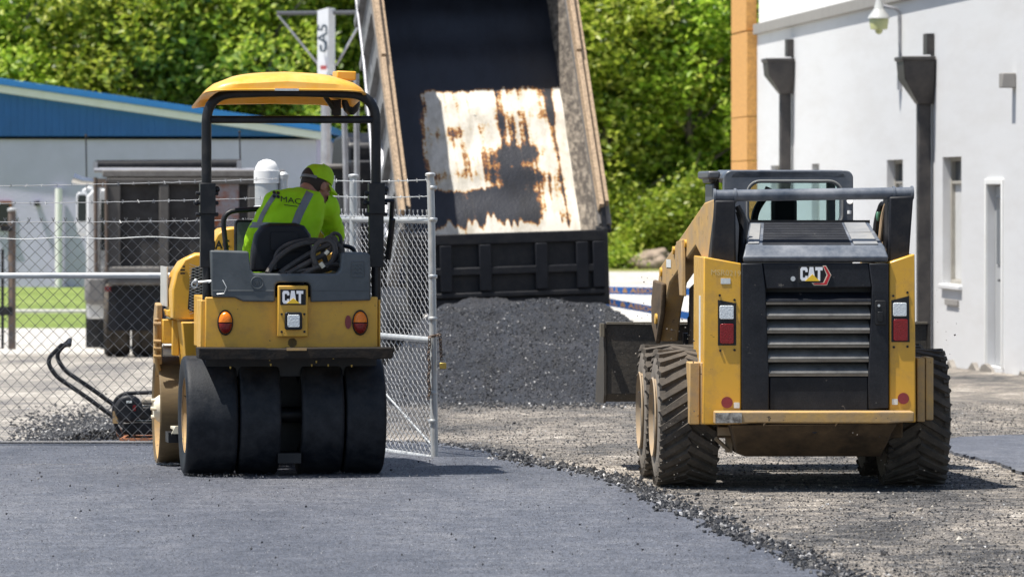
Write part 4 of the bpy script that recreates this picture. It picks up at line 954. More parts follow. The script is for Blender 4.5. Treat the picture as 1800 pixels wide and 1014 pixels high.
b = MB(); b.box(L(222, 708, -.30), L(232, 704, -.275)); b.build("sticker", STICK, en)
b = MB(); b.box(L(233, 722, -.29), L(239, 712, -.26)); b.build("switch", LENSR, en)
for dy in (-.22, .24):
    b = MB(); b.tube(round_path([L(214, 768, dy), L(198, 735, dy), L(202, 702, dy), L(218, 691, dy), L(286, 689, dy), L(290, 760, dy)], .06), .014, 9); b.build("guard_frame", BLACK_DUSTY, t)
b = MB(); b.box(L(198, 744, -.24), L(208, 722, -.2)); b.build("bracket", YEL_DIRTY, t)
# ================================================================ LOGO LETTERS
CATL = {"C": [(.15, 0), (.65, 0), (.8, .15), (.8, .36), (.54, .36), (.54, .24), (.26, .24), (.26, .76), (.54, .76), (.54, .64), (.8, .64), (.8, .85), (.65, 1), (.15, 1), (0, .85), (0, .15)],
        "A": [(0, 0), (.22, 1), (.62, 1), (.84, 0), (.58, 0), (.53, .25), (.31, .25), (.26, 0)],
        "T": [(0, 1), (.8, 1), (.8, .76), (.53, .76), (.53, 0), (.27, 0), (.27, .76), (0, .76)]}
def cat_logo(L, y, u0, u1, v0, v1, parent, tri):
    b = MB(); s = (u1 - u0) / 2.44; xo = 0
    q = lambda x, z: (L(u0 + x * s, 500, y).x, L(500, v1 - z * (v1 - v0), y).z)
    def q(x, z): p = L(u0 + x * s, v1 - z * (v1 - v0), y); return (p.x, p.z)
    for ch, o in (("C", 0), ("A", .80), ("T", 1.64)): b.prism([q(o + x, z) for x, z in CATL[ch]], 'y', y - .004, y)
    lt = b.build("lettering", LOGOW, parent, smooth=0)
    b = MB(); c = [L(*t, y) for t in tri]; b.prism([(p.x, p.z) for p in c], 'y', y - .006, y - .0035); b.build("emblem_triangle", LOGOY, parent, smooth=0)
    return lt

# ================================================================ ROLLER
RL = Loc(-1.3986, 34.5, 8.0, .012)
def roller():
    L = RL; t = thing("road_roller", "small yellow combination road roller with canopy and four smooth rear tyres on the fresh asphalt", "road roller", None, L)
    rx = lambda u, y: L(u, 560, y).x; rz = lambda v, y: L(505, v, y).z
    def poly(pts, y): return [(L(u, v, y).x, L(u, v, y).z) for u, v in pts]
    # tyres
    rr = .36
    for k, (u0, u1) in enumerate(((329, 420), (423, 496), (532, 607), (610, 681))):
        xa, xb = rx(u0, -.36), rx(u1, -.36); w = xb - xa; b = MB()
        b.lathe([(.22, .02), (.27, .004), (.325, 0), (.344, .002), (.355, .009), (.3595, .02), (rr, .035), (rr + .001, w * .5), (rr, w - .035), (.3595, w - .02), (.355, w - .009), (.344, w - .002), (.325, w), (.27, w - .004), (.22, w - .02)], (xa, 0, rr), (1, 0, 0), 56, caps=False)
        wh = b.build("wheel", RUBBER, t, smooth=50)
        b = MB(); b.lathe([(.225, .015), (.22, .03), (.205, .10), (.10, .11), (.09, .06), (.01, .06)] if k < 2 else [(.225, w - .015), (.22, w - .03), (.205, w - .10), (.1, w - .11), (.09, w - .06), (.01, w - .06)], (xa, 0, rr), (1, 0, 0), 40, caps=False); b.build("rim", YEL_DIRTY, wh)
    b = MB(); b.cyl((-.55, 0, .36), (.58, 0, .36), .05); b.box((-.05, -.3, .08), (.09, .05, .14)); b.build("axle", BLACK, t)
    # rear body
    b = MB(); b.box((rx(361, -.40), -.40, rz(613, -.4)), (rx(664, -.40), .42, rz(522, -.4))); rb = b.build("rear_body", YEL, t, bevel=.006)
    b = MB(); b.box((rx(352, -.36), -.38, rz(612, -.36)), (rx(372, -.36) - .012, -.12, rz(527, -.36))); b.build("flange", YEL, rb, bevel=.005); b = MB(); b.box((rx(665, -.38), -.38, rz(612, -.38)), (rx(669, -.38), -.05, rz(527, -.38))); b.build("flange", YEL, rb, bevel=.005)
    b = MB(); b.box((rx(362, -.2), -.2, .60), (rx(662, -.2), .4, rz(614, -.4) - .002)); b.build("underframe", BLACK, t)
    b = MB(); b.box((-.10, .12, .12), (.16, .5, .599)); b.build("undercarriage", BLACK, t)
    b = MB(); y0 = -.60
    b.prism(poly([(349, 611), (470, 612), (472, 613), (506, 613), (508, 611.5), (693, 611), (690, 630), (650, 632), (640, 629), (500, 631), (480, 633), (420, 632), (360, 633), (350, 630)], y0), 'y', y0, -.40); b.build("scraper_shelf", pm("tarry_shelf", (.008, .0075, .0075), .7, var=.3, spec=.25, dust=((.05, .036, .024), .25, 9, .15), bump=.3, bs=40), t, bevel=.006)
    b = MB(); b.box((rx(504, -.6), -.605, rz(616, -.6)), (rx(539, -.6), -.598, rz(611.5, -.6))); b.build("latch", YEL_DIRTY, t)
    b = MB()
    for u, v in ((405, 648), (402, 632), (476, 643), (488, 630), (474, 634), (548, 644), (556, 638), (577, 644), (586, 631), (618, 645)): b.cyl(L(u, v - 4, -.47), L(u, v, -.47), .006, .004, 8)
    b.build("spray_nozzles", BRASS, t)
    # lights
    for u, nm in ((396, 0), (633, 0)):
        b = MB(); b.prism(poly(oval(u, 567, 14, 22.5, 28), -.405), 'y', -.415, -.395); tl = b.build("tail_light", BLACK, t, bevel=.004)
        for mat, sgn, nm2 in ((LENSA, -1, "amber_lens"), (LENSR, 1, "red_lens")):
            b = MB(); pts = [(u + 11.8 * math.cos(a), 567 + sgn * 1.0 + sgn * 18.5 * math.sin(a)) for a in [math.pi * i / 14 for i in range(15)]]
            rings = [[(*[q for q in (p.x, -.4155, p.z)],) for p in [L(a_, b_, -.41) for a_, b_ in pts]]]
            for sc_, yy in ((1, -.425), (.86, -.437), (.5, -.445)): rings.append([(p.x, yy, p.z) for p in [L(u + (a_ - u) * sc_, 567 + sgn + (b_ - 567 - sgn) * sc_, -.41) for a_, b_ in pts]])
            b.loft(rings); b.build(nm2, mat, tl)
    b = MB(); b.prism(poly(oval(612, 566, 5.5, 12, 20), -.405), 'y', -.409, -.399); b.build("reflector", REFL, t)
    for u, v in ((418, 561), (430, 578), (612, 596), (622, 601), (455, 590), (585, 560)):
        pass
    # plate with logo and working light
    b = MB(); y = -.452; b.box((rx(488.5, y), -.40 - .052, rz(592, y)), (rx(541.5, y), -.401, rz(502, y))); pl = b.build("badge_plate", YEL, t, bevel=.006)
    b = MB(); b.prism(poly(prect(492.5, 536, 537.5, 508.5, 1.2), y), 'y', y - .004, y - .0005); bd = b.build("badge", BLACK, pl)
    cat_logo(L, y - .0045, 496.5, 533, 511, 533.5, pl, [(503.5, 533.5), (515.5, 524), (527.5, 533.5)])
    b = MB(); b.prism(poly(prect(500, 579.5, 530.5, 548.5, 4), y), 'y', y - .03, y - .0005); lg = b.build("work_light", BLACK, pl, bevel=.004)
    b = MB(); b.prism(poly(prect(504.5, 575, 526, 553, 3), y), 'y', y - .035, y - .029); b.build("lens", LENSW, lg, bevel=.003)
    b = MB()
    for u, v in ((495, 552), (535, 552), (495, 583), (535, 583)): b.cyl(L(u, v, y) - Vector((0, .006, 0)), L(u, v, y), .007, n=8)
    b.build("bolt", BLACK, pl)
    b = MB(); y = -.402
    for i in range(-3, 4):
        hl = math.sqrt(max(0, 1 - (i / 3.6) ** 2)) * 8
        c = (514 + i * 1.55, 602 - i * 1.55); a_, c_ = L(c[0] - hl * .7, c[1] - hl * .7, y), L(c[0] + hl * .7, c[1] + hl * .7, y); b.tube([a_, c_], .0026, 5)
    b.build("horn_grille", BLACK, t)
    # plastic tank
    y = -.43
    b = MB(); b.prism(poly([(370, 440), (437, 442), (440, 473), (447, 481), (592, 481), (599, 474), (601, 447), (606, 444), (646, 444), (651, 448), (652, 528), (546, 531), (546, 501), (541, 496.5), (489, 496.5), (484, 501), (484, 531), (428, 530), (412, 523), (373, 522)], y), 'y', y, -.06); tk = b.build("water_tank", PLASTIC, t, bevel=.014, seg=3)
    b = MB()
    b.tube([Vector((p[0], y - .001, p[1])) for p in poly(oval(452, 497, 10.5, 10.5, 20), y)], .004, 6, closed=True)
    for dx in (-4, 3): b.tube([Vector((p[0], y - .001, p[1])) for p in poly([(452 + dx - 3, 492), (452 + dx - 2, 502), (452 + dx + 1, 494), (452 + dx + 3, 502), (452 + dx + 4, 493)], y)], .0025, 5)
    b.tube([Vector((p[0], y - .001, p[1])) for p in poly(prect(617, 487, 640, 460, 1), y)], .003, 6, closed=True)
    for vv in (466, 473, 480): b.tube([Vector((p[0], y - .001, p[1])) for p in poly([(620, vv + 2), (624, vv - 2), (628, vv + 2), (632, vv - 2), (637, vv + 2)], y)], .003, 5)
    for ua, ub in ((374, 482), (548, 650)): b.tube([Vector((p[0], y - .0, p[1])) for p in poly([(ua, 511), (ub, 511)], y)], .0025, 6)
    b.build("embossing", PLASTIC, tk)
    b = MB(); b.box((rx(373, -.1), -.058, rz(525, -.1)), (rx(650, -.1), .55, rz(512, -.1))); b.box((rx(380, 0), -.05, rz(600, 0)), (rx(640, 0), .5, rz(526, 0))); b.build("platform", BLACK, t)
    # roll-over frame
    b = MB(); y = -.33
    top = round_path([L(363, 330, y), L(363, 166, y), L(505, 161, y), L(661, 166, y), L(661, 330, y)], .17, 8)
    b.tube(top, .0305, 12); b.tube([L(363.5, 325, y), L(364, 582, y)], .029, 12); b.tube([L(661, 325, y), L(661.5, 528, y)], .029, 12)
    b.tube([L(370, 210.5, y), L(655, 210.5, y)], .023, 10)
    for u in (364, 661):
        b.box(L(u - 11.5, 470, y - .03), L(u + 11.5, 372, y + .035)); b.box(L(u - 12, 376, y - .045), L(u + 13, 322, y + .045))
        for v in (357, 340, 377): b.cyl(L(u - 20, v, y - .02), L(u + 20, v, y - .02), .012, n=10)
        b.ball(L(u - 19, 357, y - .02), .018, 10, 8); b.ball(L(u + 17, 333, y), .02, 10, 8)
    rp = b.build("roll_bar", BLACK, t, bevel=.004)
    b = MB(); b.tube([L(664, 352, y), L(692, 353, y)], .012, 8); b.tube([L(690, 352, -.3), L(687, 400, -.25), L(681, 455, -.2)], .014, 8); b.tube([L(690, 385, -.3), L(682, 455, -.2)], .019, 8); b.build("strut", BLACK, rp)
    b = MB(); b.tube([L(367, 497, y - .05), L(378, 490, y - .06), L(392, 493, y - .1), L(398, 505, y - .11), L(394, 516, y - .11), L(382, 517, y - .1), L(372, 508, y - .06)], .0035, 5); b.tube([L(340, 497, y - .03), L(376, 494, y - .05)], .008, 6)
    b.tube([L(342 + 5 * math.cos(q), 500 + 6 * math.sin(q), y - .04) for q in [i * .628 for i in range(10)]], .005, 5, closed=True); b.ball(L(344, 494, y - .04), .014, 8, 6); b.build("pin_lanyard", STEEL, rp)
    b = MB()
    b.tube(round_path([L(398, 442, .2), L(390, 372, .2), L(460, 367, .22)], .09), .016, 10); b.build("handrail", BLACK, t); b = MB(); b.tube(round_path([L(585, 450, .2), L(596, 430, .2), L(622, 436, .2), L(627, 456, .2)], .05), .013, 8); b.build("handrail", BLACK, t)
    # canopy
    ya, yb = -.56, .58
    xl, xr = rx(361, ya) - .002, rx(650, ya); cx, hx = (xl + xr) / 2, (xr - xl) / 2; cy, hy = (ya + yb) / 2, (yb - ya) / 2
    zr, zf = L(505, 159.5, ya).z, L(480, 183, yb).z
    def ring(s, dz, sh=0):
        o = []
        for i in range(56):
            a = 2 * math.pi * i / 56; ca, sa = math.cos(a), math.sin(a); e = .24
            x = cx + hx * s * math.copysign(abs(ca) ** e, ca); yy = cy + hy * s * math.copysign(abs(sa) ** e, sa)
            q = max(0, (yy - ya) / (yb - ya)); xe = abs((x - cx) / hx)
            zz = zr + (zf - zr) * q ** 1.15 - (.010 + .034 * q) * xe ** 4
            zz += dz * (1 - .30 * xe ** 2) - (.025 * xe ** 2 if dz > .05 else 0)
            o.append((x, yy, zz))
        return o
    b = MB(); b.loft([ring(.3, .075), ring(.8, .06), ring(.93, .045), ring(.955, .012), ring(.965, 0), ring(1.0, 0), ring(1.005, .008), ring(.985, .012), ring(.975, .055), ring(.95, .075), ring(.88, .098), ring(.65, .125), ring(.3, .138)])
    cn = b.build("canopy", YEL_CLEAN, t, smooth=28)
    b = MB(); c0 = L(606, 133, .25); b.box((c0.x - .06, .15, c0.z - .03), (c0.x + .06, .4, c0.z + .025), Euler((0, R(2), 0))); b.build("hatch", YEL_CLEAN, cn, bevel=.008)
    b = MB(); b.box((rx(483, ya), ya - .012, rz(160, ya)), (rx(525, ya), ya - .003, rz(156, ya))); b.build("label_plate", STICK, cn)
    b = MB()
    b.tube([L(420, 163, -.3), L(590, 163, -.3)], .008, 6); b.build("roof_rod", BLACK, cn)
    b = MB(); b.tube([L(566, 163, .35), L(588, 192, .4), L(592, 206, .42)], [.012, .02, .02], 8); b.box(L(583, 203, .38), L(598, 176, .43)); b.build("bracket", BLACK, cn)
    b = MB(); c0 = L(617, 178, .4); b.lathe([(.018, -.085), (.045, -.06), (.058, -.02), (.055, .02), (.03, .03)], c0, (0, 0, 1), 18); b.build("beacon_lamp", BLACK, cn)
    # seat
    b = MB(); y = -.10
    rings = []
    for s, yy, up in ((1, y + .10, 0), (1.0, y + .04, 0), (.97, y + .005, 0), (.88, y - .015, 0)):
        P_ = [(440, 478), (443, 440), (449, 412), (460, 397), (476, 392), (520, 392), (536, 397), (547, 412), (552, 440), (554, 478)]
        rings.append([Vector(((L(497 + (u - 497) * s, 438 + (v - 438) * s, y).x), yy, L(497 + (u - 497) * s, 438 + (v - 438) * s, y).z)) for u, v in P_])
    b.loft(rings); st = b.build("seat", SEATM, t, bevel=.006)
    b = MB(); b.prism(poly(prect(475, 440, 524, 408, 5), y), 'y', y - .028, y - .014); b.tube([Vector((p[0], y - .022, p[1])) for p in poly([(472, 444), (500, 445), (530, 442)], y)], .003, 5); b.build("back_pocket", SEATM, st, bevel=.006)
    zs = L(497, 500, .1).z; b = MB(); b.box((rx(442, .15), .02, zs - .09), (rx(552, .15), .5, zs + .0)); b.build("cushion", SEATM, st, bevel=.03)
    b = MB(); b.box((rx(460, .15), .08, rz(525, .1)), (rx(535, .15), .42, zs - .092)); b.build("pedestal", BLACK, st)
    # console and hood
    b = MB(); b.prism(poly([(369, 452), (373, 428), (381, 412), (394, 402), (418, 399), (560, 400), (575, 420), (578, 452)], .5), 'y', .5, 1.0); cs = b.build("cowl", YEL, t, bevel=.012)
    b = MB(); o = L(384, 431, .5)
    for f in text_pts("MAC", .066, .0025, .95): b.face([(o.x + x, .497, o.z + z + x * .1) for x, z in f])
    b.build("lettering", INK, cs)
    b = MB(); b.prism(poly(prect(412, 446, 470, 386, 8), .42), 'y', .42, .46); ip = b.build("instrument_panel", BLACK, t, bevel=.008)
    b = MB(); b.prism(poly(prect(417, 444, 462, 391, 4), .42), 'y', .412, .419); b.build("dial_face", pm("instrument_grey", (.07, .085, .10), .4, var=.3, vs=30), ip)
    b = MB(); b.tube([(L(500 + 40 * math.cos(q), 433 + 9 * math.sin(q), .50)) for q in [i * .314 for i in range(20)]], .014, 7, closed=True); b.cyl(L(500, 433, .50), L(500, 470, .56), .02); b.build("steering_wheel", BLACK, t)
    xh = L(302, 500, .75).x
    def hring(y, w, zt):
        z0 = L(505, 560, .75).z; h = zt - z0; pr = [(-w, 0), (-w - .005, h * .45), (-w + .02, h * .72), (-w + .07, h * .92), (-w + .14, h), (w - .14, h), (w - .07, h * .92), (w - .02, h * .72), (w + .005, h * .45), (w, 0)]
        return [(x, y, z0 + z) for x, z in pr]
    zt = L(345, 447, .72).z
    b = MB(); b.loft([hring(.70, -xh - .005, zt), hring(.74, -xh, zt + .01), hring(1.3, -xh - .01, zt - .02), hring(1.7, -xh - .05, zt - .09), hring(1.78, -xh - .10, zt - .2)]); hd = b.build("hood", YEL, t, bevel=.01)
    b = MB(); b.prism(poly([(338, 471), (362, 466), (362, 556), (347, 552), (330, 543), (333, 505)], .69), 'y', .685, .698); gr = b.build("grille", BLACK, hd)
    b = MB()
    for i in range(16):
        v = 470 + i * 5.2
        b.tube([L(333, v + 4, .683), L(361, v - 6, .683)], .0022, 4); b.tube([L(333, v - 6, .683), L(361, v + 4, .683)], .0022, 4)
    b.build("grille_mesh", STEEL, gr)
    b = MB(); p = L(318, 474, .69)
    b.box((xh - .012, 1.0, L(300, 540, .8).z), (xh - .004, 1.5, L(300, 470, .8).z)); b.build("side_decal", pm("silver_decal", (.48, .47, .44), .4, var=.2), hd)
    b = MB(); b.box(L(317, 482, .692), L(325, 479, .697)); b.box(L(317, 476, .692), L(325, 473, .697)); b.box(L(321, 470, .692), L(325, 467, .697)); b.build("marking", INK, hd)
    # front frame, fender lip, arm
    b = MB()
    b.loft([[L(295, 545, .95), L(310, 541, .95), L(352, 566, .70), L(356, 592, .70), L(345, 590, .72), L(312, 563, .95), L(296, 556, .95)], [p + Vector((0, .35, 0)) for p in [L(295, 545, .95), L(310, 541, .95), L(352, 566, .70), L(356, 592, .70), L(345, 590, .72), L(312, 563, .95), L(296, 556, .95)]]]); b.build("fender_lip", YEL, t, bevel=.006)
    xs = L(313, 600, .9).x
    b = MB(); b.loft([[(xs, .62, L(330, 566, .62).z), (-xs, .62, L(330, 566, .62).z), (-xs, .72, L(330, 690, .7).z), (xs + .05, .72, L(330, 690, .7).z)], [(xs, 1.15, L(330, 566, .62).z), (-xs, 1.15, L(330, 566, .62).z), (-xs, 1.12, L(330, 690, .7).z), (xs + .05, 1.12, L(330, 690, .7).z)]]); b.build("front_frame", YEL, t, bevel=.008)
    b = MB(); b.box(L(286, 604, 1.1), L(312, 560, 1.3)); b.box(L(303, 625, 1.0), L(313, 562, 1.08)); b.build("side_box", YEL, t, bevel=.006)
    b = MB(); b.prism([(1.18, L(280, 535, 1.2).z), (1.30, L(280, 532, 1.2).z), (1.42, L(280, 560, 1.2).z), (1.44, L(280, 640, 1.3).z), (1.2, L(280, 640, 1.3).z)], 'x', L(273, 600, 1.25).x, L(284, 600, 1.25).x)
    ar = b.build("arm_plate", YEL_DIRTY, t, bevel=.008)
    b = MB(); b.tube(round_path([L(275, 560, 1.15), L(275, 642, 1.2), L(291, 672, 1.3), L(291, 702, 1.4)], .06), .015, 8)
    for v in (569, 600, 612, 626): b.cyl(L(270, v, 1.14), L(283, v, 1.14), .012, n=8)
    b.build("rod", YEL_DIRTY, ar)
    b = MB(); b.cyl(L(286, 617, 1.2), L(312, 617, 1.2), .035); b.build("cylinder_pin", STEEL, t)
    b = MB(); b.box(L(307, 756, .62), L(330, 748, .95)); b.prism([(L(301, 0, .62).x, L(300, 762, .62).z), (L(330, 0, .62).x, L(300, 762, .62).z), (L(330, 0, .62).x, L(300, 748.5, .62).z), (L(308, 0, .62).x, L(300, 748.5, .62).z)], 'y', .60, .619); b.build("step", CREAM, t)
    b = MB(); b.box(L(296, 778, .72), L(330, 757, .95)); b.build("step_bracket", BLACK, t)
    # drum
    yd = 1.46; rd = .345; xd = L(274, 720, yd).x; wd = 1.2; b = MB(); b.mi = 0
    b.lathe([(rd - .03, .012), (rd - .006, .0), (rd, .008), (rd, wd - .008), (rd - .006, wd), (rd - .03, wd - .012)], (xd, yd, rd), (1, 0, 0), 72, caps=False); dm = b.build("drum", DRUMM, t, smooth=30)
    b = MB(); b.lathe([(rd - .029, .012), (rd - .032, .12), (.26, .135), (.12, .14), (.01, .14)], (xd, yd, rd), (1, 0, 0), 48, caps=False); b.lathe([(rd - .029, wd - .012), (rd - .035, wd - .1), (.01, wd - .1)], (xd, yd, rd), (1, 0, 0), 40, caps=False); b.build("drum_disc", YEL_DIRTY, dm)
    b = MB(); b.lathe([(.01, -.02), (.06, -.015), (.085, .02), (.10, .10), (.10, .139)], (xd, yd, rd), (1, 0, 0), 24)
    for i in range(6): q = i * math.pi / 3; b.cyl((xd - .028, yd + .06 * math.cos(q), rd + .06 * math.sin(q)), (xd + .01, yd + .06 * math.cos(q), rd + .06 * math.sin(q)), .011, n=8)
    b.build("hub", CREAM, dm)
roller()

# ---- coil of hose lying in the tray behind the seat
def hose():
    L = RL; o = L(555, 450, -.22); t = thing("hose_coil", "loose coil of black hose heaped behind the roller's seat", "hose", None, L)
    HM = pm("black_hose", (.022, .02, .02), .55, var=.3, vs=12, dust=((.14, .12, .10), .35, 9, .2), bump=.2, bs=80)
    paths = [[(470, 480, -.3), (487, 452, -.24), (520, 430, -.2), (560, 424, -.2), (590, 420, -.22), (598, 440, -.22), (585, 462, -.25), (555, 474, -.28)],
             [(492, 480, -.26), (520, 460, -.22), (555, 440, -.2), (585, 428, -.23), (602, 434, -.24), (600, 458, -.24), (580, 474, -.26), (540, 479, -.28)],
             [(482, 474, -.22), (484, 445, -.2), (505, 428, -.18), (545, 420, -.17), (580, 424, -.18), (606, 448, -.2), (600, 472, -.22)],
             [(505, 482, -.3), (540, 462, -.28), (575, 446, -.27), (592, 426, -.25), (586, 415, -.2), (572, 420, -.18), (566, 440, -.18), (576, 470, -.2)],
             [(560, 472, -.33), (548, 450, -.33), (556, 428, -.3), (575, 420, -.29), (590, 432, -.31), (588, 456, -.33), (572, 470, -.34)],
             [(580, 425, -.2), (581, 413, -.2), (590, 409, -.2), (599, 415, -.2), (600, 432, -.2)],
             [(470, 484, -.22), (520, 478, -.3), (570, 470, -.3), (615, 476, -.24)], [(530, 484, -.34), (560, 468, -.35), (596, 462, -.33), (616, 480, -.28)]]
    b = MB()
    for i, p in enumerate(paths):
        q = [L(u, v, y) for u, v, y in p]
        for _ in range(3):
            n_ = [q[0]]
            for a, c in zip(q, q[1:]): n_ += [a * .75 + c * .25, a * .25 + c * .75]
            q = n_ + [q[-1]]
        b.tube(q, (.0165, .0165, .013, .0165, .0165, .011, .013, .0145)[i], 8)
    b.build("hose", HM, t)
    b = MB(); b.tube([L(563, 462, -.36), L(569, 470, -.36)], .014, 8); b.tube([L(572, 447, -.36), L(577, 441, -.36)], .012, 8); b.build("fitting", CREAM, t)
hose()

# ================================================================ WORKER
def remeshed(mb, voxel, smooth_it, name):
    me = bpy.data.meshes.new(name); bmesh.ops.recalc_face_normals(mb.bm, faces=mb.bm.faces); mb.bm.to_mesh(me); mb.bm.free()
    o = bpy.data.objects.new(name, me); col.objects.link(o)
    m = o.modifiers.new("r", 'REMESH'); m.mode = 'VOXEL'; m.voxel_size = voxel
    s = o.modifiers.new("s", 'SMOOTH'); s.iterations = smooth_it; s.factor = .5
    bpy.context.view_layer.update(); dg = bpy.context.evaluated_depsgraph_get()
    out = bpy.data.meshes.new_from_object(o.evaluated_get(dg)); out.name = name
    bpy.data.objects.remove(o); out.polygons.foreach_set("use_smooth", [True] * len(out.polygons)); return out
def limb(b, pts, rs, n=12):
    b.tube(pts, rs, n)
    for p, r in zip(pts, rs): b.ball(p, r * .99, 12, 8)
def worker():
    L = RL; t = thing("person", "worker in lime hi-vis shirt and lime cap seated on the roller, leaning sideways", "person", None, L)
    hip = L(497, 482, .14); waist = L(500, 442, .09); chest = L(516, 388, .13); upper = L(527, 356, .17); nb = L(541, 335, .21); hd = L(555, 326, .26)
    sl, sr = L(487, 357, .08), L(574, 366, .31)
    el, wl = L(449, 416, .16), L(439, 466, .36); er, wr = L(588, 414, .46), L(575, 436, .64)
    kl, kr = L(470, 492, .58), L(535, 490, .60); fl_, fr = L(468, 560, .72), L(538, 560, .74)
    axis = (sr - sl).normalized()
    def torso(b, g):
        rows = [(hip, .175, .125), (waist, .165, .11), (L(507, 415, .10), .175, .115), (chest, .185, .12), (upper, .175, .105), (L(535, 342, .19), .12, .085), (nb, .062, .06)]
        R_ = []
        for i, (c, a, d) in enumerate(rows):
            ax = Vector((1, .1, 0)).normalized().lerp(axis, min(1, i / 4)).normalized(); fr_ = Vector((-ax.y, ax.x, 0)).normalized()
            R_.append([c + ax * ((a + g) * math.cos(q)) + fr_ * ((d + g) * math.sin(q)) for q in [2 * math.pi * k / 20 for k in range(20)]])
        b.loft(R_); limb(b, [sl, upper, sr], [.068 + g, .08 + g, .068 + g])
    # body (skin)
    b = MB(); torso(b, 0)
    limb(b, [nb, hd - Vector((0, 0, .06))], [.058, .056])
    F = Vector((.72, .55, -.46)).normalized(); U = (Vector((.16, .15, 1)) - F * Vector((.16, .15, 1)).dot(F)).normalized(); X = F.cross(U)
    HM_ = Matrix((X, F, U)).transposed().to_4x4(); HM_.translation = hd
    h = lambda x, y, z: HM_ @ Vector((x, y, z))
    hb = MB(HM_); 
    def add(c, r, nu=18, nv=12):
        rings = []
        for j in range(nv + 1):
            ph = -math.pi / 2 + math.pi * j / nv; cz = max(math.cos(ph), 1e-3)
            rings.append([h(c[0] + r[0] * cz * math.cos(q), c[1] + r[1] * cz * math.sin(q), c[2] + r[2] * math.sin(ph)) for q in [2 * math.pi * k / nu for k in range(nu)]])
        b.loft(rings)
    add((0, 0, .02), (.075, .095, .10)); add((0, .03, -.055), (.055, .06, .06)); add((0, .098, -.02), (.013, .02, .022)); add((0, .088, -.065), (.026, .012, .008)); add((0, .06, -.095), (.03, .03, .02))
    for s in (-1, 1): add((s * .076, -.005, -.01), (.012, .022, .033)); add((s * .045, .06, -.03), (.025, .03, .02)); add((s * .03, .085, .015), (.018, .012, .01))
    for a, e, w in ((sl, el, wl), (sr, er, wr)):
        limb(b, [a, a.lerp(e, .5), e, e.lerp(w, .4), w], [.055, .052, .042, .043, .029])
        d = (w - e).normalized(); pm_ = w + d * .045; limb(b, [w, pm_, pm_ + d * .03], [.028, .033, .03])
        s = d.orthogonal().normalized(); down = Vector((0, 0, -1)); s = (Vector((1, 0, 0)) - d * d.x).normalized()
        for i, ln in enumerate((.068, .078, .074, .058)):
            base = pm_ + d * .035 + s * (-.027 + .018 * i); k1 = base + d * ln * .5; k2 = k1 + (d * .5 + down * .8).normalized() * ln * .35; k3 = k2 + (down - d * .3).normalized() * ln * .28
            limb(b, [base, k1, k2, k3], [.0095, .009, .0085, .007], 8)
        sg = -1 if a is sr else 1
        th = w + d * .02 + s * (sg * .03); limb(b, [th, th + s * sg * .025 + d * .025, th + s * sg * .022 + d * .055 + down * .015], [.012, .0105, .008], 8)
    for k_, f_ , o_ in ((kl, fl_, -.07), (kr, fr, .07)):
        limb(b, [hip + axis * o_, k_, f_], [.095, .065, .045]); limb(b, [f_, f_ + Vector((0, .16, -.02))], [.045, .035])
    me = remeshed(b, .0065, 5, "body"); me.materials.append(SKIN); bo = bpy.data.objects.new("body", me); col.objects.link(bo); bo.parent = t
    # shirt with sleeves
    b = MB(); torso(b, .018)
    for a, e, w in ((sl, el, wl), (sr, er, wr)):
        q = w if a is sl else e.lerp(w, .45)
        limb(b, [a, a.lerp(e, .45), e, q], [.082, .076, .066, .056])
    rows = [(L(473, 440, .1), .10), (L(463, 470, .12), .105)]
    me = remeshed(b, .0095, 7, "shirt")
    nrm = [v.normal.copy() for v in me.vertices]
    for v, n_ in zip(me.vertices, nrm):
        p = v.co; q = noise.noise(Vector((p.x * 9 + p.z * 5, p.y * 9, p.z * 16 - p.x * 9))) * .010 + noise.noise(Vector((p.x * 22 - p.z * 9, p.y * 16, p.z * 26))) * .005
        v.co = p + n_ * q
    # open neck: remove the faces above the neckline
    bm = bmesh.new(); bm.from_mesh(me); ndir = (hd - nb).normalized()
    bmesh.ops.delete(bm, geom=[v for v in bm.verts if (v.co - nb).dot(ndir) > .012 and (v.co - nb).length < .13], context='VERTS')
    wd = (wl - el).normalized(); bm.to_mesh(me); bm.free()
    me.materials.append(LIME); so = bpy.data.objects.new("shirt", me); col.objects.link(so); so.parent = t
    bm = bmesh.new(); bm.from_mesh(me); bv = BVHTree.FromBMesh(bm)
    def onto(u, v, off=.004):
        p = L(u, v, .1); q = L(u, v, -.5); hit = bv.ray_cast(q, (p - q).normalized())
        return (hit[0] - (p - q).normalized() * off) if hit[0] is not None else None
    def strip(b, path, w):
        pts = []
        for (u0, v0), (u1, v1) in zip(path, path[1:]):
            for i in range(14): pts.append((u0 + (u1 - u0) * i / 14, v0 + (v1 - v0) * i / 14))
        pts.append(path[-1]); prev = None
        for i, (u, v) in enumerate(pts):
            a = pts[max(i - 1, 0)]; c = pts[min(i + 1, len(pts) - 1)]; d = Vector((c[0] - a[0], c[1] - a[1])).normalized(); n2 = Vector((-d.y, d.x))
            row = [onto(u + n2.x * w * s, v + n2.y * w * s) for s in (-.5, -.25, 0, .25, .5)]
            if prev:
                for k in range(4):
                    q = [prev[k], prev[k + 1], row[k + 1], row[k]]
                    if all(x is not None for x in q) and max((q[i_] - q[(i_ + 1) % 4]).length for i_ in range(4)) < .05: b.face(q)
            prev = row
    b = MB(); strip(b, [(545, 338), (536, 356), (526, 376), (518, 398)], 14); strip(b, [(485, 340), (471, 360), (460, 380), (453, 398)], 8); strip(b, [(438, 395), (470, 396), (506, 397)], 10); bmesh.ops.remove_doubles(b.bm, verts=b.bm.verts, dist=.0002); b.build("reflective_tape", REFLT, so, smooth=60)
    b = MB(); ca, sa = math.cos(R(8)), math.sin(R(8))
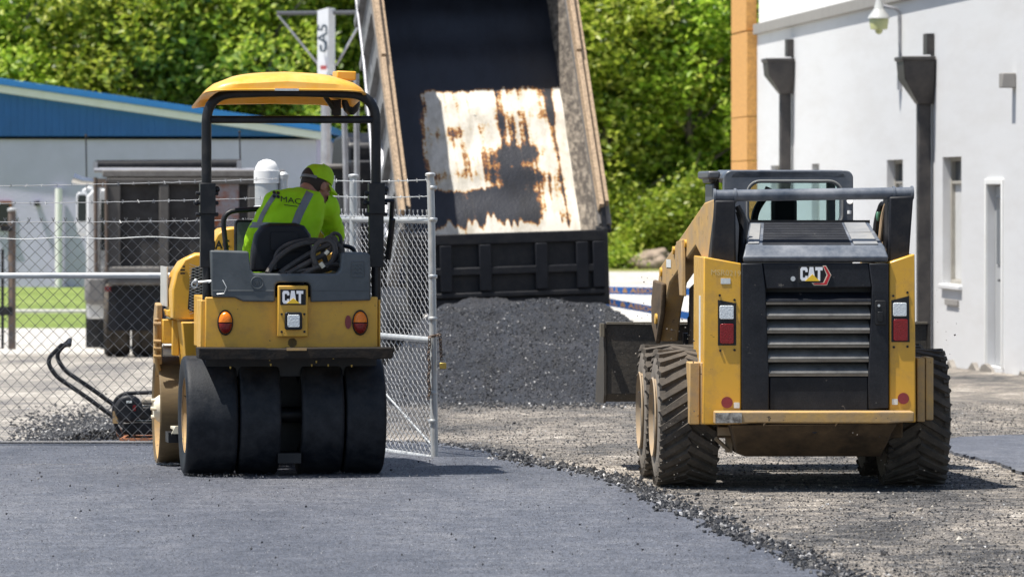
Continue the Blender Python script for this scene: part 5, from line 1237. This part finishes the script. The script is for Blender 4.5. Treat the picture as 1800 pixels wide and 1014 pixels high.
    def decal(fs, u, v, scale=1):
        for f in fs:
            q = [onto(u + x * ca, v + x * sa - z, .012) for x, z in f]
            if all(x is not None for x in q): b.face(q)
    decal(text_pts("MAC", 14, 0.0, 1.25), 511, 352.5)
    for i, j in ((-1, -1), (1, -1), (-1, 1), (1, 1)):
        decal([[(i * 3.6 + 2.9 * x, j * 3.4 + 2.8 * z) for x, z in ((-1, -.6), (-.4, -1), (.6, -1), (1, -.3), (1, .6), (.4, 1), (-.6, 1), (-1, .4))]], 485.5, 342)
    decal([[(-12, -.7), (12, -.7), (12, .6), (-12, .6)]], 511, 361.5)
    b.build("print", INK, so, smooth=0)
    bm.free()
    # trousers, boots
    b = MB(); 
    for k_, f_, o_ in ((kl, fl_, -.07), (kr, fr, .07)): limb(b, [hip + axis * o_ - Vector((0, 0, .02)), k_, f_], [.105, .078, .06])
    me = remeshed(b, .012, 5, "trousers"); me.materials.append(PANTS); o = bpy.data.objects.new("trousers", me); col.objects.link(o); o.parent = t
    b = MB()
    for f_ in (fl_, fr): limb(b, [f_ + Vector((0, -.02, 0)), f_ + Vector((0, .10, -.03)), f_ + Vector((0, .2, -.04))], [.058, .052, .042])
    me = remeshed(b, .012, 4, "boots"); me.materials.append(BOOT); o = bpy.data.objects.new("boots", me); col.objects.link(o); o.parent = t
    # hair and cap
    b = MB(HM_); rings = []
    for z, rx_, ry_, cyo in ((-.062, .058, .055, -.03), (-.03, .074, .078, -.022), (.0, .080, .088, -.016), (.03, .082, .094, -.01)):
        rings.append([(rx_ * math.cos(q), cyo + ry_ * math.sin(q), z) for q in [R(170 + 200 * k / 20) for k in range(21)]])
    b.loft(rings, close=False, caps=False); b.build("hair", HAIR, t)
    b = MB(HM_); rings = []
    for z, s in ((.028, 1.0), (.05, 1.0), (.075, .96), (.10, .86), (.122, .66), (.135, .38), (.139, .05)):
        rings.append([(.088 * s * math.cos(q), -.004 + .106 * s * math.sin(q), z + .012 * math.sin(q)) for q in [2 * math.pi * k / 32 for k in range(32)]])
    b.loft(rings)
    cp = b.build("cap", LIMECAP, t)
    b = MB(HM_); rr_ = []
    for k in range(13):
        a = R(20 + 140 * k / 12); x = math.cos(a); ex = .088 * x; ey = .10 * math.sin(a)
        rr_.append([(ex, ey - .004, .036 - .018 * abs(x) ** 2), (ex * .93, ey + .075 * math.sin(a) ** .7, .026 - .03 * abs(x) ** 2), (ex * .93, ey + .075 * math.sin(a) ** .7, .020 - .03 * abs(x) ** 2), (ex, ey - .004, .029 - .018 * abs(x) ** 2)])
    b.loft(rr_); b.build("brim", LIMECAP, cp)
    b = MB(HM_)   # opening at the back with its strap
    pts = []
    for k in range(15):
        a = R(-90 - 42 + 84 * k / 14); zz = .03 + .05 * math.cos((a + math.pi / 2) / R(42) * math.pi / 2)
        s = 1.012 if zz < .055 else 1.0; pts.append((a, zz))
    for (a0, z0), (a1, z1) in zip(pts, pts[1:]):
        for i in range(4):
            def pt(a, z, i): 
                zz = .026 + (z - .026) * i / 4; s = 1.02 - max(0, zz - .05) * 1.55; return (.088 * s * math.cos(a), -.004 + .106 * s * math.sin(a) - .0015, zz + .012 * math.sin(a))
            b.face([pt(a0, z0, i), pt(a1, z1, i), pt(a1, z1, i + 1), pt(a0, z0, i + 1)])
    b.build("back_opening", HAIR, cp)
    b = MB(HM_); q = [(.0905 * math.cos(a), -.004 + .109 * math.sin(a), .024 + .012 * math.sin(a)) for a in [R(-140 + 100 * k / 14) for k in range(15)]]
    b.loft([[Vector(p) + Vector((0, -.002, -.009)), Vector(p) + Vector((0, -.002, .009)), Vector(p) + Vector((0, .002, .009)), Vector(p) + Vector((0, .002, -.009))] for p in q]); b.build("strap", REFLT, cp)
    b = MB(HM_)
    for s in (-1, 1): b.ball((s * .031, .089, .004), (.009, .006, .006), 8, 6)
    b.build("eye", WHITEP, t)
worker()
# ================================================================ SKID STEER LOADER
def loader():
    L = Loc(1.684, 33.35, 3.0, 0)
    t = thing("skid_steer_loader", "dusty yellow and black skid steer loader seen from behind on the milled ground", "loader", None, L)
    x = lambda u, y, v=560: L(u, v, y).x; z = lambda v, y, u=1430: L(u, v, y).z
    def poly(pts, y): return [(L(u, v, y).x, L(u, v, y).z) for u, v in pts]
    def plate(b, pts, y0, y1): return b.prism(poly(pts, y0), 'y', y0, y1)
    # wheels
    Rr = .405
    SIDEW = pm("dusty_sidewall", (.23, .20, .165), .85, var=.2, vs=9, dust=((.10, .085, .07), .35, 12, .2))
    for sx in (-1, 1):
        xa, xb = (x(1150, -.05), x(1258, -.05)) if sx < 0 else (x(1548, -.05), x(1661, -.05)); w = xb - xa; xo, xi = (xa, xb) if sx < 0 else (xb, xa)
        for y in (0, 1.03):
            b = MB(); b.mi = 0
            pr = [(.21, .03), (.225, .012), (.30, 0), (.35, .01), (.372, .035), (.377, w * .5), (.372, w - .035), (.35, w - .01), (.30, w), (.225, w - .012), (.21, w - .03)]
            b.lathe(pr, (xa, y, Rr), (1, 0, 0), 44, caps=False)
            for f in b.bm.faces:
                c = f.calc_center_median(); q = math.hypot(c.y - y, c.z - Rr)
                if q < .352: f.material_index = 1
            nl = 28
            for i in range(nl):
                for h in (0, 1):
                    a = 2 * math.pi * (i + h * .5) / nl; xm = xa + w * (.27 if h == 0 else .73); sg = 1 if h == 0 else -1
                    M = Matrix.Translation((xm, y, Rr)) @ Matrix.Rotation(a, 4, 'X') @ Matrix.Translation((0, 0, .385)) @ Matrix.Rotation(sg * R(32), 4, 'Z')
                    bb = [(-w * .29, -.019), (w * .29, -.025), (w * .29, .025), (-w * .29, .019)] if h == 0 else [(-w * .29, -.025), (w * .29, -.019), (w * .29, .019), (-w * .29, .025)]
                    lo = [b.bm.verts.new(M @ Vector((p, q * 1.15, -.016))) for p, q in bb]; hi = [b.bm.verts.new(M @ Vector((p * .95, q * .80, .010))) for p, q in bb]
                    b._f(hi)
                    for k in range(4): b._f([lo[k], lo[(k + 1) % 4], hi[(k + 1) % 4], hi[k]])
                    # shoulder part of the lug on the sidewall
                    xs = xa + (.012 if h == 0 else w - .012); s2 = -1 if h == 0 else 1
                    M2 = Matrix.Translation((xs, y, Rr)) @ Matrix.Rotation(a + sg * .07, 4, 'X')
                    q4 = [(0, -.02, .335), (0, .02, .335), (0, .024, .390), (0, -.024, .390)]; A = [b.bm.verts.new(M2 @ Vector(p)) for p in q4]; B = [b.bm.verts.new(M2 @ (Vector(p) - Vector((s2 * .03, 0, 0)))) for p in q4]
                    b._f(A)
                    for k in range(4): b._f([A[k], A[(k + 1) % 4], B[(k + 1) % 4], B[k]])
            wh = b.build("wheel", [TREAD, SIDEW], t, smooth=35)
            b = MB(); d = 1 if sx < 0 else -1
            b.lathe([(.235, -.004), (.228, -.012), (.222, .02), (.20, .09), (.19, .13), (.09, .14), (.08, .10), (.01, .10)], (xo, y, Rr), (d, 0, 0), 36, caps=False)
            for i in range(8): q = i * math.pi / 4; b.cyl((xo + d * .10, y + .14 * math.cos(q), Rr + .14 * math.sin(q)), (xo + d * .14, y + .14 * math.cos(q), Rr + .14 * math.sin(q)), .012, n=6)
            b.build("rim", RIM, wh)
    # chassis
    b = MB(); b.box((-.52, -.42, .30), (.56, 1.35, .95)); b.box((-.56, .0, .36), (.6, .08, .44)); b.build("chassis", BROWN_STEEL, t, bevel=.01)
    # uprights with lamps
    yp = -.56
    for sx, pts, lamp, wl, rl, nm in ((-1, [(1237, 451), (1303, 463), (1303, 746), (1236, 746)], [(1262, 527), (1294, 533), (1294, 607), (1262, 607)], (1265, 537, 1290, 561), (1266, 569, 1290, 604), "left"), (1, [(1563, 461), (1608, 446), (1610, 742), (1563, 742)], [(1567, 528), (1598, 520), (1599, 601), (1567, 601)], (1570, 532, 1594, 556), (1571, 561, 1596, 599), "right")):
        b = MB(); plate(b, pts, yp, .12); up = b.build("rear_upright", YEL, t, bevel=.008)
        b = MB(); plate(b, lamp, yp - .003, yp - .0005); rc = b.build("lamp_housing", BLACK, up)
        b = MB(); plate(b, prect(wl[0], wl[3], wl[2], wl[1], 3), yp - .014, yp - .0035); b.build("white_lens", LENSW, rc, bevel=.003)
        b = MB(); plate(b, prect(rl[0], rl[3], rl[2], rl[1], 3), yp - .014, yp - .0035); b.build("red_lens", LENSR, rc, bevel=.003)
        b = MB()
        for u, v in [(lamp[0][0] + 3, lamp[0][1] - 8), (lamp[1][0] - 3, lamp[1][1] - 6), (lamp[0][0] + 4, lamp[2][1] + 9), (lamp[1][0] - 3, lamp[2][1] + 8)]: b.cyl(L(u, v, yp) - Vector((0, .008, 0)), L(u, v, yp) - Vector((0, .0005, 0)), .007, n=8)
        b.build("bolt", BLACK, up)
        u, v = (1278, 707) if sx < 0 else (1588, 700)
        b = MB(); plate(b, oval(u, v, 10, 10), yp - .004, yp - .0005); b.build("reflector", REFL, up)
        u, v = (1295, 712) if sx < 0 else (1573, 706)
        b = MB(); plate(b, prect(u - 5, v + 5, u + 5, v - 5, 1), yp - .003, yp - .0005); b.build("sticker", STICK, up)
    b = MB(); plate(b, prect(1267, 499, 1284, 489, 1), yp - .003, yp - .0005); b.build("sticker", STICK, t)
    b = MB(); o = L(1276, 480, yp)
    for f in text_pts("MSR0219", .046, 0, 1.0): b.face([(o.x + a, yp - .0015, o.z + c - .05 * a) for a, c in f])
    b.build("chalk_number", pm("faded_chalk", (.62, .46, .2), .8, var=.2), t)
    b = MB(); b.box((x(1237, yp) - .004, -.38, z(640, -.4)), (x(1237, yp) - .0006, -.28, z(520, -.4))); b.build("warning_label", STICK, t)
    # fender boxes
    for a, c, e, f in (((1212, 746), (1230, 637), (1231.5, 746), (1249, 637)), ((1612, 741), (1626, 629), (1627.5, 738), (1641, 628))):
        b = MB(); ya = -.50
        for p, q in ((a, c), (e, f)): b.box(L(*p, ya), Vector((L(*q, ya).x, -.26, L(*q, ya).z)))
        b.build("fender_box", YEL_DIRTY, t, bevel=.006)
    # engine door with louvred grille
    yd = -.575
    b = MB(); plate(b, [(1303.6, 463), (1340, 463), (1346, 508), (1352, 661), (1352, 722), (1304, 722)], yd, yd + .10); plate(b, [(1527, 463), (1562.4, 463), (1562.4, 718), (1527, 720), (1526, 661), (1533, 505)], yd, yd + .10)
    plate(b, [(1352.6, 662), (1526, 661), (1526, 722), (1352.6, 722)], yd + .012, yd + .10); plate(b, [(1340.6, 463), (1526.5, 463), (1532.5, 505), (1346.6, 508)], yd + .006, yd + .10)
    dr = b.build("engine_door", BLACK_PANEL, t, bevel=.007)
    b = MB(); plate(b, [(1340, 500), (1535, 498), (1530, 668), (1345, 668)], yd + .085, yd + .12); b.build("screen", pm("dark_screen", (.016, .018, .02), .7, var=.3), dr)
    SL = pm("dusty_louvre", (.05, .052, .055), .55, var=.2, vs=8, dust=((.30, .29, .27), .5, 6, .25)); SLB = pm("louvre_edge", (.16, .145, .12), .7, var=.2, dust=((.06, .05, .04), .4, 8, .2))
    for i in range(6):
        v0 = 514 + i * 25.2; k = i / 6; ul = 1347 + k * 5; ur = 1531 - k * 6
        b = MB(); xl, xr = x(ul, yd), x(ur, yd); zt, zb = z(v0, yd), z(v0 + 12, yd)
        b.loft([[(q, yd + .075, zt), (q, yd + .008, zb), (q, yd + .004, zb - .012), (q, yd + .008, zb - .016), (q, yd + .07, zt - .012)] for q in (xl, xr)]); b.build("louvre", SL if i else BLACK_PANEL, dr)
        b = MB(); b.box((xl, yd + .002, zb - .030), (xr, yd + .0075, zb - .0165)); b.build("louvre_lip", SLB, dr)
    b = MB(); plate(b, prect(1538, 571, 1558, 528, 3), yd - .008, yd - .001); b.box(L(1543, 566, yd - .016), L(1552, 548, yd - .0085)); hn = b.build("door_handle", BLACK, dr, bevel=.003)
    b = MB(); b.cyl(L(1545, 537, yd - .012), L(1545, 537, yd - .0085), .008, n=10); b.build("lock", STEEL, hn)
    b = MB(); b.cyl(L(1394, 490, yd - .006), L(1394, 490, yd + .0055), .014, n=14); b.build("screw", STEEL, dr)
    # logo with chevron
    yl = yd + .004
    b = MB(); plate(b, [(1404, 467.5), (1452, 466.5), (1461.8, 483.5), (1454, 502), (1431, 502), (1425, 496.5), (1404, 496.5)], yl - .002, yl + .0015); lg = b.build("logo_backing", INK, dr)
    b = MB(); plate(b, [(1446, 466.8), (1452, 466.8), (1461.3, 483.5), (1453.6, 501.6), (1431.2, 501.6), (1426.5, 497), (1447, 497), (1453, 483.5)], yl - .004, yl - .0025); b.build("chevron_outline", CREAM, lg, smooth=0)
    b = MB(); plate(b, [(1447.5, 468), (1451.3, 468), (1460, 483.5), (1452.8, 500.4), (1431.8, 500.4), (1429, 497.6), (1448.5, 497.4), (1455, 483.5)], yl - .006, yl - .0045); b.build("chevron", LOGOR, lg, smooth=0)
    cat_logo(L, yl - .003, 1406.8, 1446, 469.5, 493.5, lg, [(1415, 494), (1428, 482), (1441, 494)])
    # hood
    b = MB()
    rg = lambda ul, ur, v, y: (L(ul, v, y), L(ur, v, y))
    A = [rg(1305, 1562, 459.5, -.565), rg(1306, 1562, 452, -.58), rg(1311, 1555, 433, -.52), rg(1318, 1528, 391, .17), rg(1318, 1528, 440, .17), rg(1311, 1555, 461, -.5)]
    b.loft([[a for a, c in A], [c for a, c in A]]); hd = b.build("hood", HOODM, t, bevel=.008)
    def hp(u, q, up=.006):   # point on hood: u at the back edge, q = 0 back .. 1 front
        a = L(1311 + (u - 1311), 433, -.52); f = L(1318 + (u - 1311) * 210 / 244, 391, .17); p = a.lerp(f, q); p.z += up; return p
    for i in range(9):
        q = .05 + i * .104; b = MB(); b.loft([[hp(uu, q, .003), hp(uu, q + .025, .012), hp(uu, q + .048, .003), hp(uu, q + .066, .003)] for uu in (1340, 1497)]); b.build("hood_louvre", BLACK_PANEL, hd)
    LP = pm("bare_panel", (.20, .21, .22), .4, var=.15, dust=((.33, .32, .30), .4, 6, .2))
    for q0, q1 in ((.05, .5), (.53, .93)):
        b = MB(); b.loft([[hp(uu, q0, .002), hp(uu, q0, .010), hp(uu, q1, .010), hp(uu, q1, .002)] for uu in (1502, 1545)]); b.build("hood_panel", LP, hd, bevel=.003)
    b = MB(); b.loft([[hp(uu, .08, .002), hp(uu, .08, .008), hp(uu, .9, .008), hp(uu, .9, .002)] for uu in (1314, 1334)]); b.build("hood_panel", LP, hd, bevel=.003)
    b = MB(); b.box(L(1318, 393, .175), L(1528, 387, .21)); b.build("hood_seal", BLACK, t)
    # cab
    yc = .24
    ou = poly(prect(1272, 470, 1500, 300, 13, 6), yc); inn = poly(prect(1317, 398, 1477, 322, 20, 6), yc)
    CABM = pm("cab_dark_blue_grey", (.042, .053, .075), .32, var=.12, dust=((.22, .23, .24), .3, 4, .2))
    b = MB(); f_ = [b._v((p[0], yc, p[1])) for p in ou]; g_ = [b._v((p[0], yc, p[1])) for p in inn]; f2 = [b._v((p[0], yc + .06, p[1])) for p in ou]; g2 = [b._v((p[0], yc + .06, p[1])) for p in inn]; n = len(ou)
    for i in range(n):
        j = (i + 1) % n; b._f([f_[i], f_[j], g_[j], g_[i]]); b._f([f2[j], f2[i], g2[i], g2[j]]); b._f([g_[i], g_[j], g2[j], g2[i]]); b._f([f_[j], f_[i], f2[i], f2[j]])
    cb = b.build("cab", CABM, t, bevel=.008)
    b = MB(); s_ = poly(prect(1313, 401, 1481, 318, 23, 6), yc); b.tube([(p[0], yc - .002, p[1]) for p in s_], .006, 6, closed=True); b.build("window_seal", pm("window_seal_grey", (.22, .22, .21), .6, var=.15), cb)
    b = MB(); b.prism(inn, 'y', yc + .02, yc + .026); b.build("rear_window", CABGLASS, cb)
    xl, xr = x(1274, yc), x(1498, yc); zr = z(301, yc)
    b = MB(); xw = .018
    ring = lambda y, s, dz: [(xl + s, y, zr - .05 + dz), (xl + s + .02, y, zr - .01 + dz), (xl + s + .06, y, zr + .006 + dz), (xr - s - .06, y, zr + .006 + dz), (xr - s - .02, y, zr - .01 + dz), (xr - s, y, zr - .05 + dz)]
    b.loft([ring(yc + .0, .02, 0), ring(yc + .1, -.01, .0), ring(yc + .9, -.012, .004), ring(yc + 1.0, -.0, -.02)]); b.build("roof", CABM, cb, bevel=.012)
    b = MB(); b.box((xl - .045, yc + .55, z(322, .9)), (xl + .0, yc + 1.02, zr - .0)); b.box((xl - .03, yc + .5, .8), (xl - .006, yc + 1.0, z(323, .9))); b.box((xl - .075, yc + .3, zr - .045), (xl - .0, yc + 1.0, zr + .002)); b.build("side_canopy", pm("grey_cab_trim", (.075, .08, .09), .45, var=.1), cb, bevel=.012)
    b = MB()
    for xx in (xl - .002, xr - .048): 
        b.box((xx, yc + .062, .85), (xx + .05, yc + .13, zr - .052)); b.box((xx, yc + .93, .7), (xx + .05, yc + .99, zr - .052))
        b.box((xx, yc + .14, .7), (xx + .05, yc + .92, 1.2))
    b.box((xl, yc + .14, .7), (xr, yc + .99, .78)); b.build("cab_frame", CABM, cb)
    b = MB(); b.prism(poly(prect(1356, 420, 1400, 348, 8), yc + .5), 'y', yc + .45, yc + .55); b.prism(poly(prect(1348, 470, 1418, 388, 8), yc + .5), 'y', yc + .42, yc + .58); b.box((x(1348, yc + .6), yc + .55, 1.1), (x(1418, yc + .6), yc + .9, 1.22)); b.build("operator_seat", SEATM, t, bevel=.02)
    b = MB(); b.tube(round_path([L(1324, 400, yc + .15), L(1328, 370, yc + .15), L(1345, 345, yc + .15), L(1352, 330, yc + .15)], .1), .022, 8); b.build("seat_bar", BLACK, cb)
    b = MB(); b.cyl(L(1493, 370, yc - .02), L(1493, 376, yc - .02), .012, n=8); b.cyl(L(1494, 353, yc - .005), L(1494, 354, yc + .005), .02, n=8); b.build("antenna_stub", WHITEP, cb)
    # lift-arm towers, cross tube
    for pts, yy in (([(1256, 352), (1293, 352), (1294, 466), (1250, 458)], -.47), ([(1563, 346), (1606, 344), (1598, 455), (1562, 464)], -.47)):
        b = MB(); plate(b, pts, yy, -.16); b.build("arm_tower", BLACK_DUSTY, t, bevel=.012)
    b = MB(); yt = -.42; b.cyl(L(1254, 344.5, yt), L(1606, 339.5, yt), .034, n=18)
    for u in (1256, 1292, 1571, 1603): b.cyl(L(u - 2, 344.5 - (u - 1254) * .0142, yt), L(u + 2, 344.5 - (u - 1254) * .0142, yt), .042, n=18)
    b.build("cross_tube", HOODM, t)
    b = MB()
    b.tube(round_path([L(1296, 362, -.3), L(1308, 385, -.3), L(1306, 440, -.35), L(1300, 470, -.4)], .06), .018, 8); b.tube(round_path([L(1296, 372, -.25), L(1303, 395, -.25), L(1300, 460, -.3)], .06), .012, 8); b.build("hydraulic_hose", BLACK, t)
    b = MB()
    for i, (du, r) in enumerate(((0, .015), (6, .012), (11, .013))):
        b.tube(round_path([L(1537 + du, 425, -.05), L(1540 + du, 385, -.05), L(1550 + du * .8, 356, -.1), L(1560 + du * .2, 362, -.15), L(1562, 440, -.2)], .12), r, 8)
    b.build("hydraulic_hose", BLACK, t)
    b = MB(); b.tube(round_path([L(1545, 440, -.2), L(1551, 380, -.2), L(1559, 352, -.25), L(1564, 380, -.3), L(1560, 455, -.35)], .1), .012, 8); b.build("hydraulic_hose", pm("tan_hose", (.36, .25, .15), .6), t)
    b = MB(); b.ball(L(1543, 380, -.08), (.012, .012, .03), 8, 6); b.ball(L(1546, 372, -.08), (.01, .01, .02), 8, 6); b.build("hose_clip", pm("green_clip", (.08, .22, .14), .5), t)
    # lift arms and links
    for sx in (-1, 1):
        xa = x(1246, -.3) if sx < 0 else x(1562, -.3); xb = xa + .11; zz = lambda v, y: z(v, y, 1220)
        SH = Matrix(((1, -.075 if sx < 0 else .02, 0, -.02 if sx < 0 else 0), (0, 1, 0, 0), (0, 0, 1, 0), (0, 0, 0, 1)))
        b = MB(SH); b.prism([(1.3, zz(498, 1.3)), (1.66, zz(492, 1.6)), (1.74, zz(530, 1.7)), (1.72, zz(572, 1.7)), (1.54, zz(604, 1.6)), (1.34, zz(550, 1.4))], 'x', (xa - .03) if sx < 0 else xb + .001, (xa - .001) if sx < 0 else xb + .03); kn = b.build("knee_plate", BROWN_STEEL, t, bevel=.01)
        b = MB(SH); b.prism([(-.44, zz(350, -.4)), (-.12, zz(356, -.1)), (1.30, zz(452, 1.3)), (1.58, zz(470, 1.5)), (1.72, zz(520, 1.7)), (1.70, zz(585, 1.7)), (1.56, zz(600, 1.6)), (1.42, zz(545, 1.4)), (1.2, zz(498, 1.2)), (.2, zz(432, .2)), (-.2, zz(470, -.2)), (-.44, zz(460, -.4))], 'x', xa + (.0 if sx < 0 else 0), xb); ar = b.build("lift_arm", YEL_DIRTY, t, bevel=.01)
        s0 = xa if sx < 0 else xb
        for y, v, r in ((1.5, 478, .035), (1.0, 440, .03), (.55, 428, .03), (1.5, 560, .04)): b = MB(SH); b.cyl((s0 - .012 - (.03 if v > 500 else 0), y, zz(v, y)), (s0 + .012, y, zz(v, y)), r * .8, n=16); b.build("pin", YEL, ar)
        b = MB(SH); b.box((s0 + sx * .002 - .001, 1.12, zz(470, 1.2)), (s0 + sx * .003 + .001, 1.3, zz(456, 1.2))); b.build("label", STICK, ar)
        b = MB(SH); b.prism([(.55, zz(420, .6)), (.75, zz(425, .7)), (.62, zz(520, .6)), (.5, zz(520, .6))], 'x', s0 - .03 if sx < 0 else s0 + .005, s0 - .005 if sx < 0 else s0 + .03); b.build("link", YEL_DIRTY, ar, bevel=.006)
        b = MB(); b.cyl((xa + .05, 1.45, zz(560, 1.4)), (xa + .09, 1.78, zz(660, 1.8)), .03, n=12); b.cyl((xa + .12, .5, zz(560, .5)), (xa + .12, 1.5, zz(565, 1.5)), .032, n=12); b.box((xa + .02, 1.55, zz(690, 1.7)), (xb + .03, 1.78, zz(585, 1.7))); b.build("tilt_cylinder", BLACK_DUSTY, t)
    b = MB(); b.prism([(.72, z(486, .8)), (1.5, z(505, 1.5)), (1.58, z(606, 1.6)), (.72, z(612, .8))], 'x', x(1216, 1.3), x(1216, 1.3) + .07); b.build("loader_frame", BROWN_STEEL, t, bevel=.01)
    b = MB(); b.box((x(1205, 1.7), 1.62, z(640, 1.7)), (-x(1205, 1.7), 1.76, z(590, 1.7))); b.build("coupler", BROWN_STEEL, t, bevel=.01)
    # bumper and belly plate
    b = MB(); plate(b, [(1258, 723), (1607, 723), (1607, 741), (1560, 744), (1330, 743), (1258, 746)], -.74, -.578); bp = b.build("bumper", YEL_DIRTY, t, bevel=.008)
    b = MB(); b.box(L(1257.5, 743, -.745), L(1304, 725, -.741)); b.build("worn_edge", pm("scraped_steel", (.42, .40, .36), .6, var=.3, vs=25, dust=((.05, .04, .035), .5, 22, .1)), bp)
    A = [L(1285, 747, -.70), L(1578, 744, -.70), L(1568, 760, -.66), L(1562, 775, -.6), L(1548, 802, -.45), L(1310, 802, -.45), L(1296, 797, -.5)]
    b = MB(); b.loft([A, [p + Vector((0, .3 + (p.z - A[4].z) * .5, 0)) for p in A]]); bl = b.build("belly_plate", BROWN_STEEL, t, bevel=.008)
    b = MB(); c = L(1432, 756, -.69)
    for u0, v0, u1, v1 in ((1345, 742, 1327, 772), (1472, 742, 1456, 765), (1528, 752, 1519, 772)):
        q0 = (v0 - 744) / 58; q1 = (v1 - 744) / 58
        b.tube([L(u0, v0, -.70 + .25 * q0 - .004), L(u1, v1, -.70 + .25 * q1 - .004)], .005, 5)
    b.build("weld_bead", RIM, bl)
    b = MB(); b.tube([L(1432 + 6 * math.cos(q), 756.5 + 4.5 * math.sin(q), -.652 + .02 * math.sin(q)) for q in [i * .628 for i in range(10)]], .006, 6, closed=True); b.cyl(L(1432, 756.5, -.662), L(1432, 756.5, -.64), .017, n=12); b.build("drain_plug", BLACK, bl)
    b = MB(); b.box(L(1262, 765, -.45), L(1284, 750, -.40)); b.box(L(1276, 795, -.35), L(1286, 748, -.3)); b.tube([L(1258, 770, -.4), L(1280, 790, -.35)], .012, 6); b.build("bracket", RIM, t)
    # bucket
    yb = 1.84; xl = x(1066, yb, 640); xr = -xl - .02; zt, zb = z(570, yb, 1120), z(706, yb, 1120)
    BK = pm("tarry_bucket_steel", (.032, .028, .024), .65, var=.3, vs=6, dust=((.10, .085, .065), .35, 7, .2), bump=.25, bs=30, fine=.3)
    b = MB(); b.prism([(yb, zt), (yb - .0, zb + .05), (yb + .05, zb), (yb + .78, zb - .02), (yb + .80, zb), (yb + .08, zb + .02), (yb + .022, zb + .06), (yb + .02, zt)], 'x', xl, xr); bk = b.build("bucket", BK, t, bevel=.004)
    b = MB()
    for xx in (xl - .016, xr + .001): b = MB(); b.prism([(yb - .01, zt + .005), (yb - .01, zb + .04), (yb + .05, zb - .01), (yb + .78, zb - .03), (yb + .72, zb + .12), (yb + .3, zt - .02)], 'x', xx, xx + .015); b.build("side_plate", BK, bk)
    b = MB(); b.box((xl - .0, yb - .012, zt + .001), (xr, yb + .03, zt + .014)); b.box((xl - .04, yb - .05, zt - .075), (xl - .0165, yb + .04, zt + .006)); b.build("top_edge", pm("worn_lip", (.17, .145, .105), .6, var=.25, vs=12), bk)
    b = MB()
    for xx in (-.45, .45): b = MB(); b.box((xx - .03, yb - .06, zb + .06), (xx + .03, yb - .002, zt - .02)); b.build("mount", BROWN_STEEL, bk)
loader()
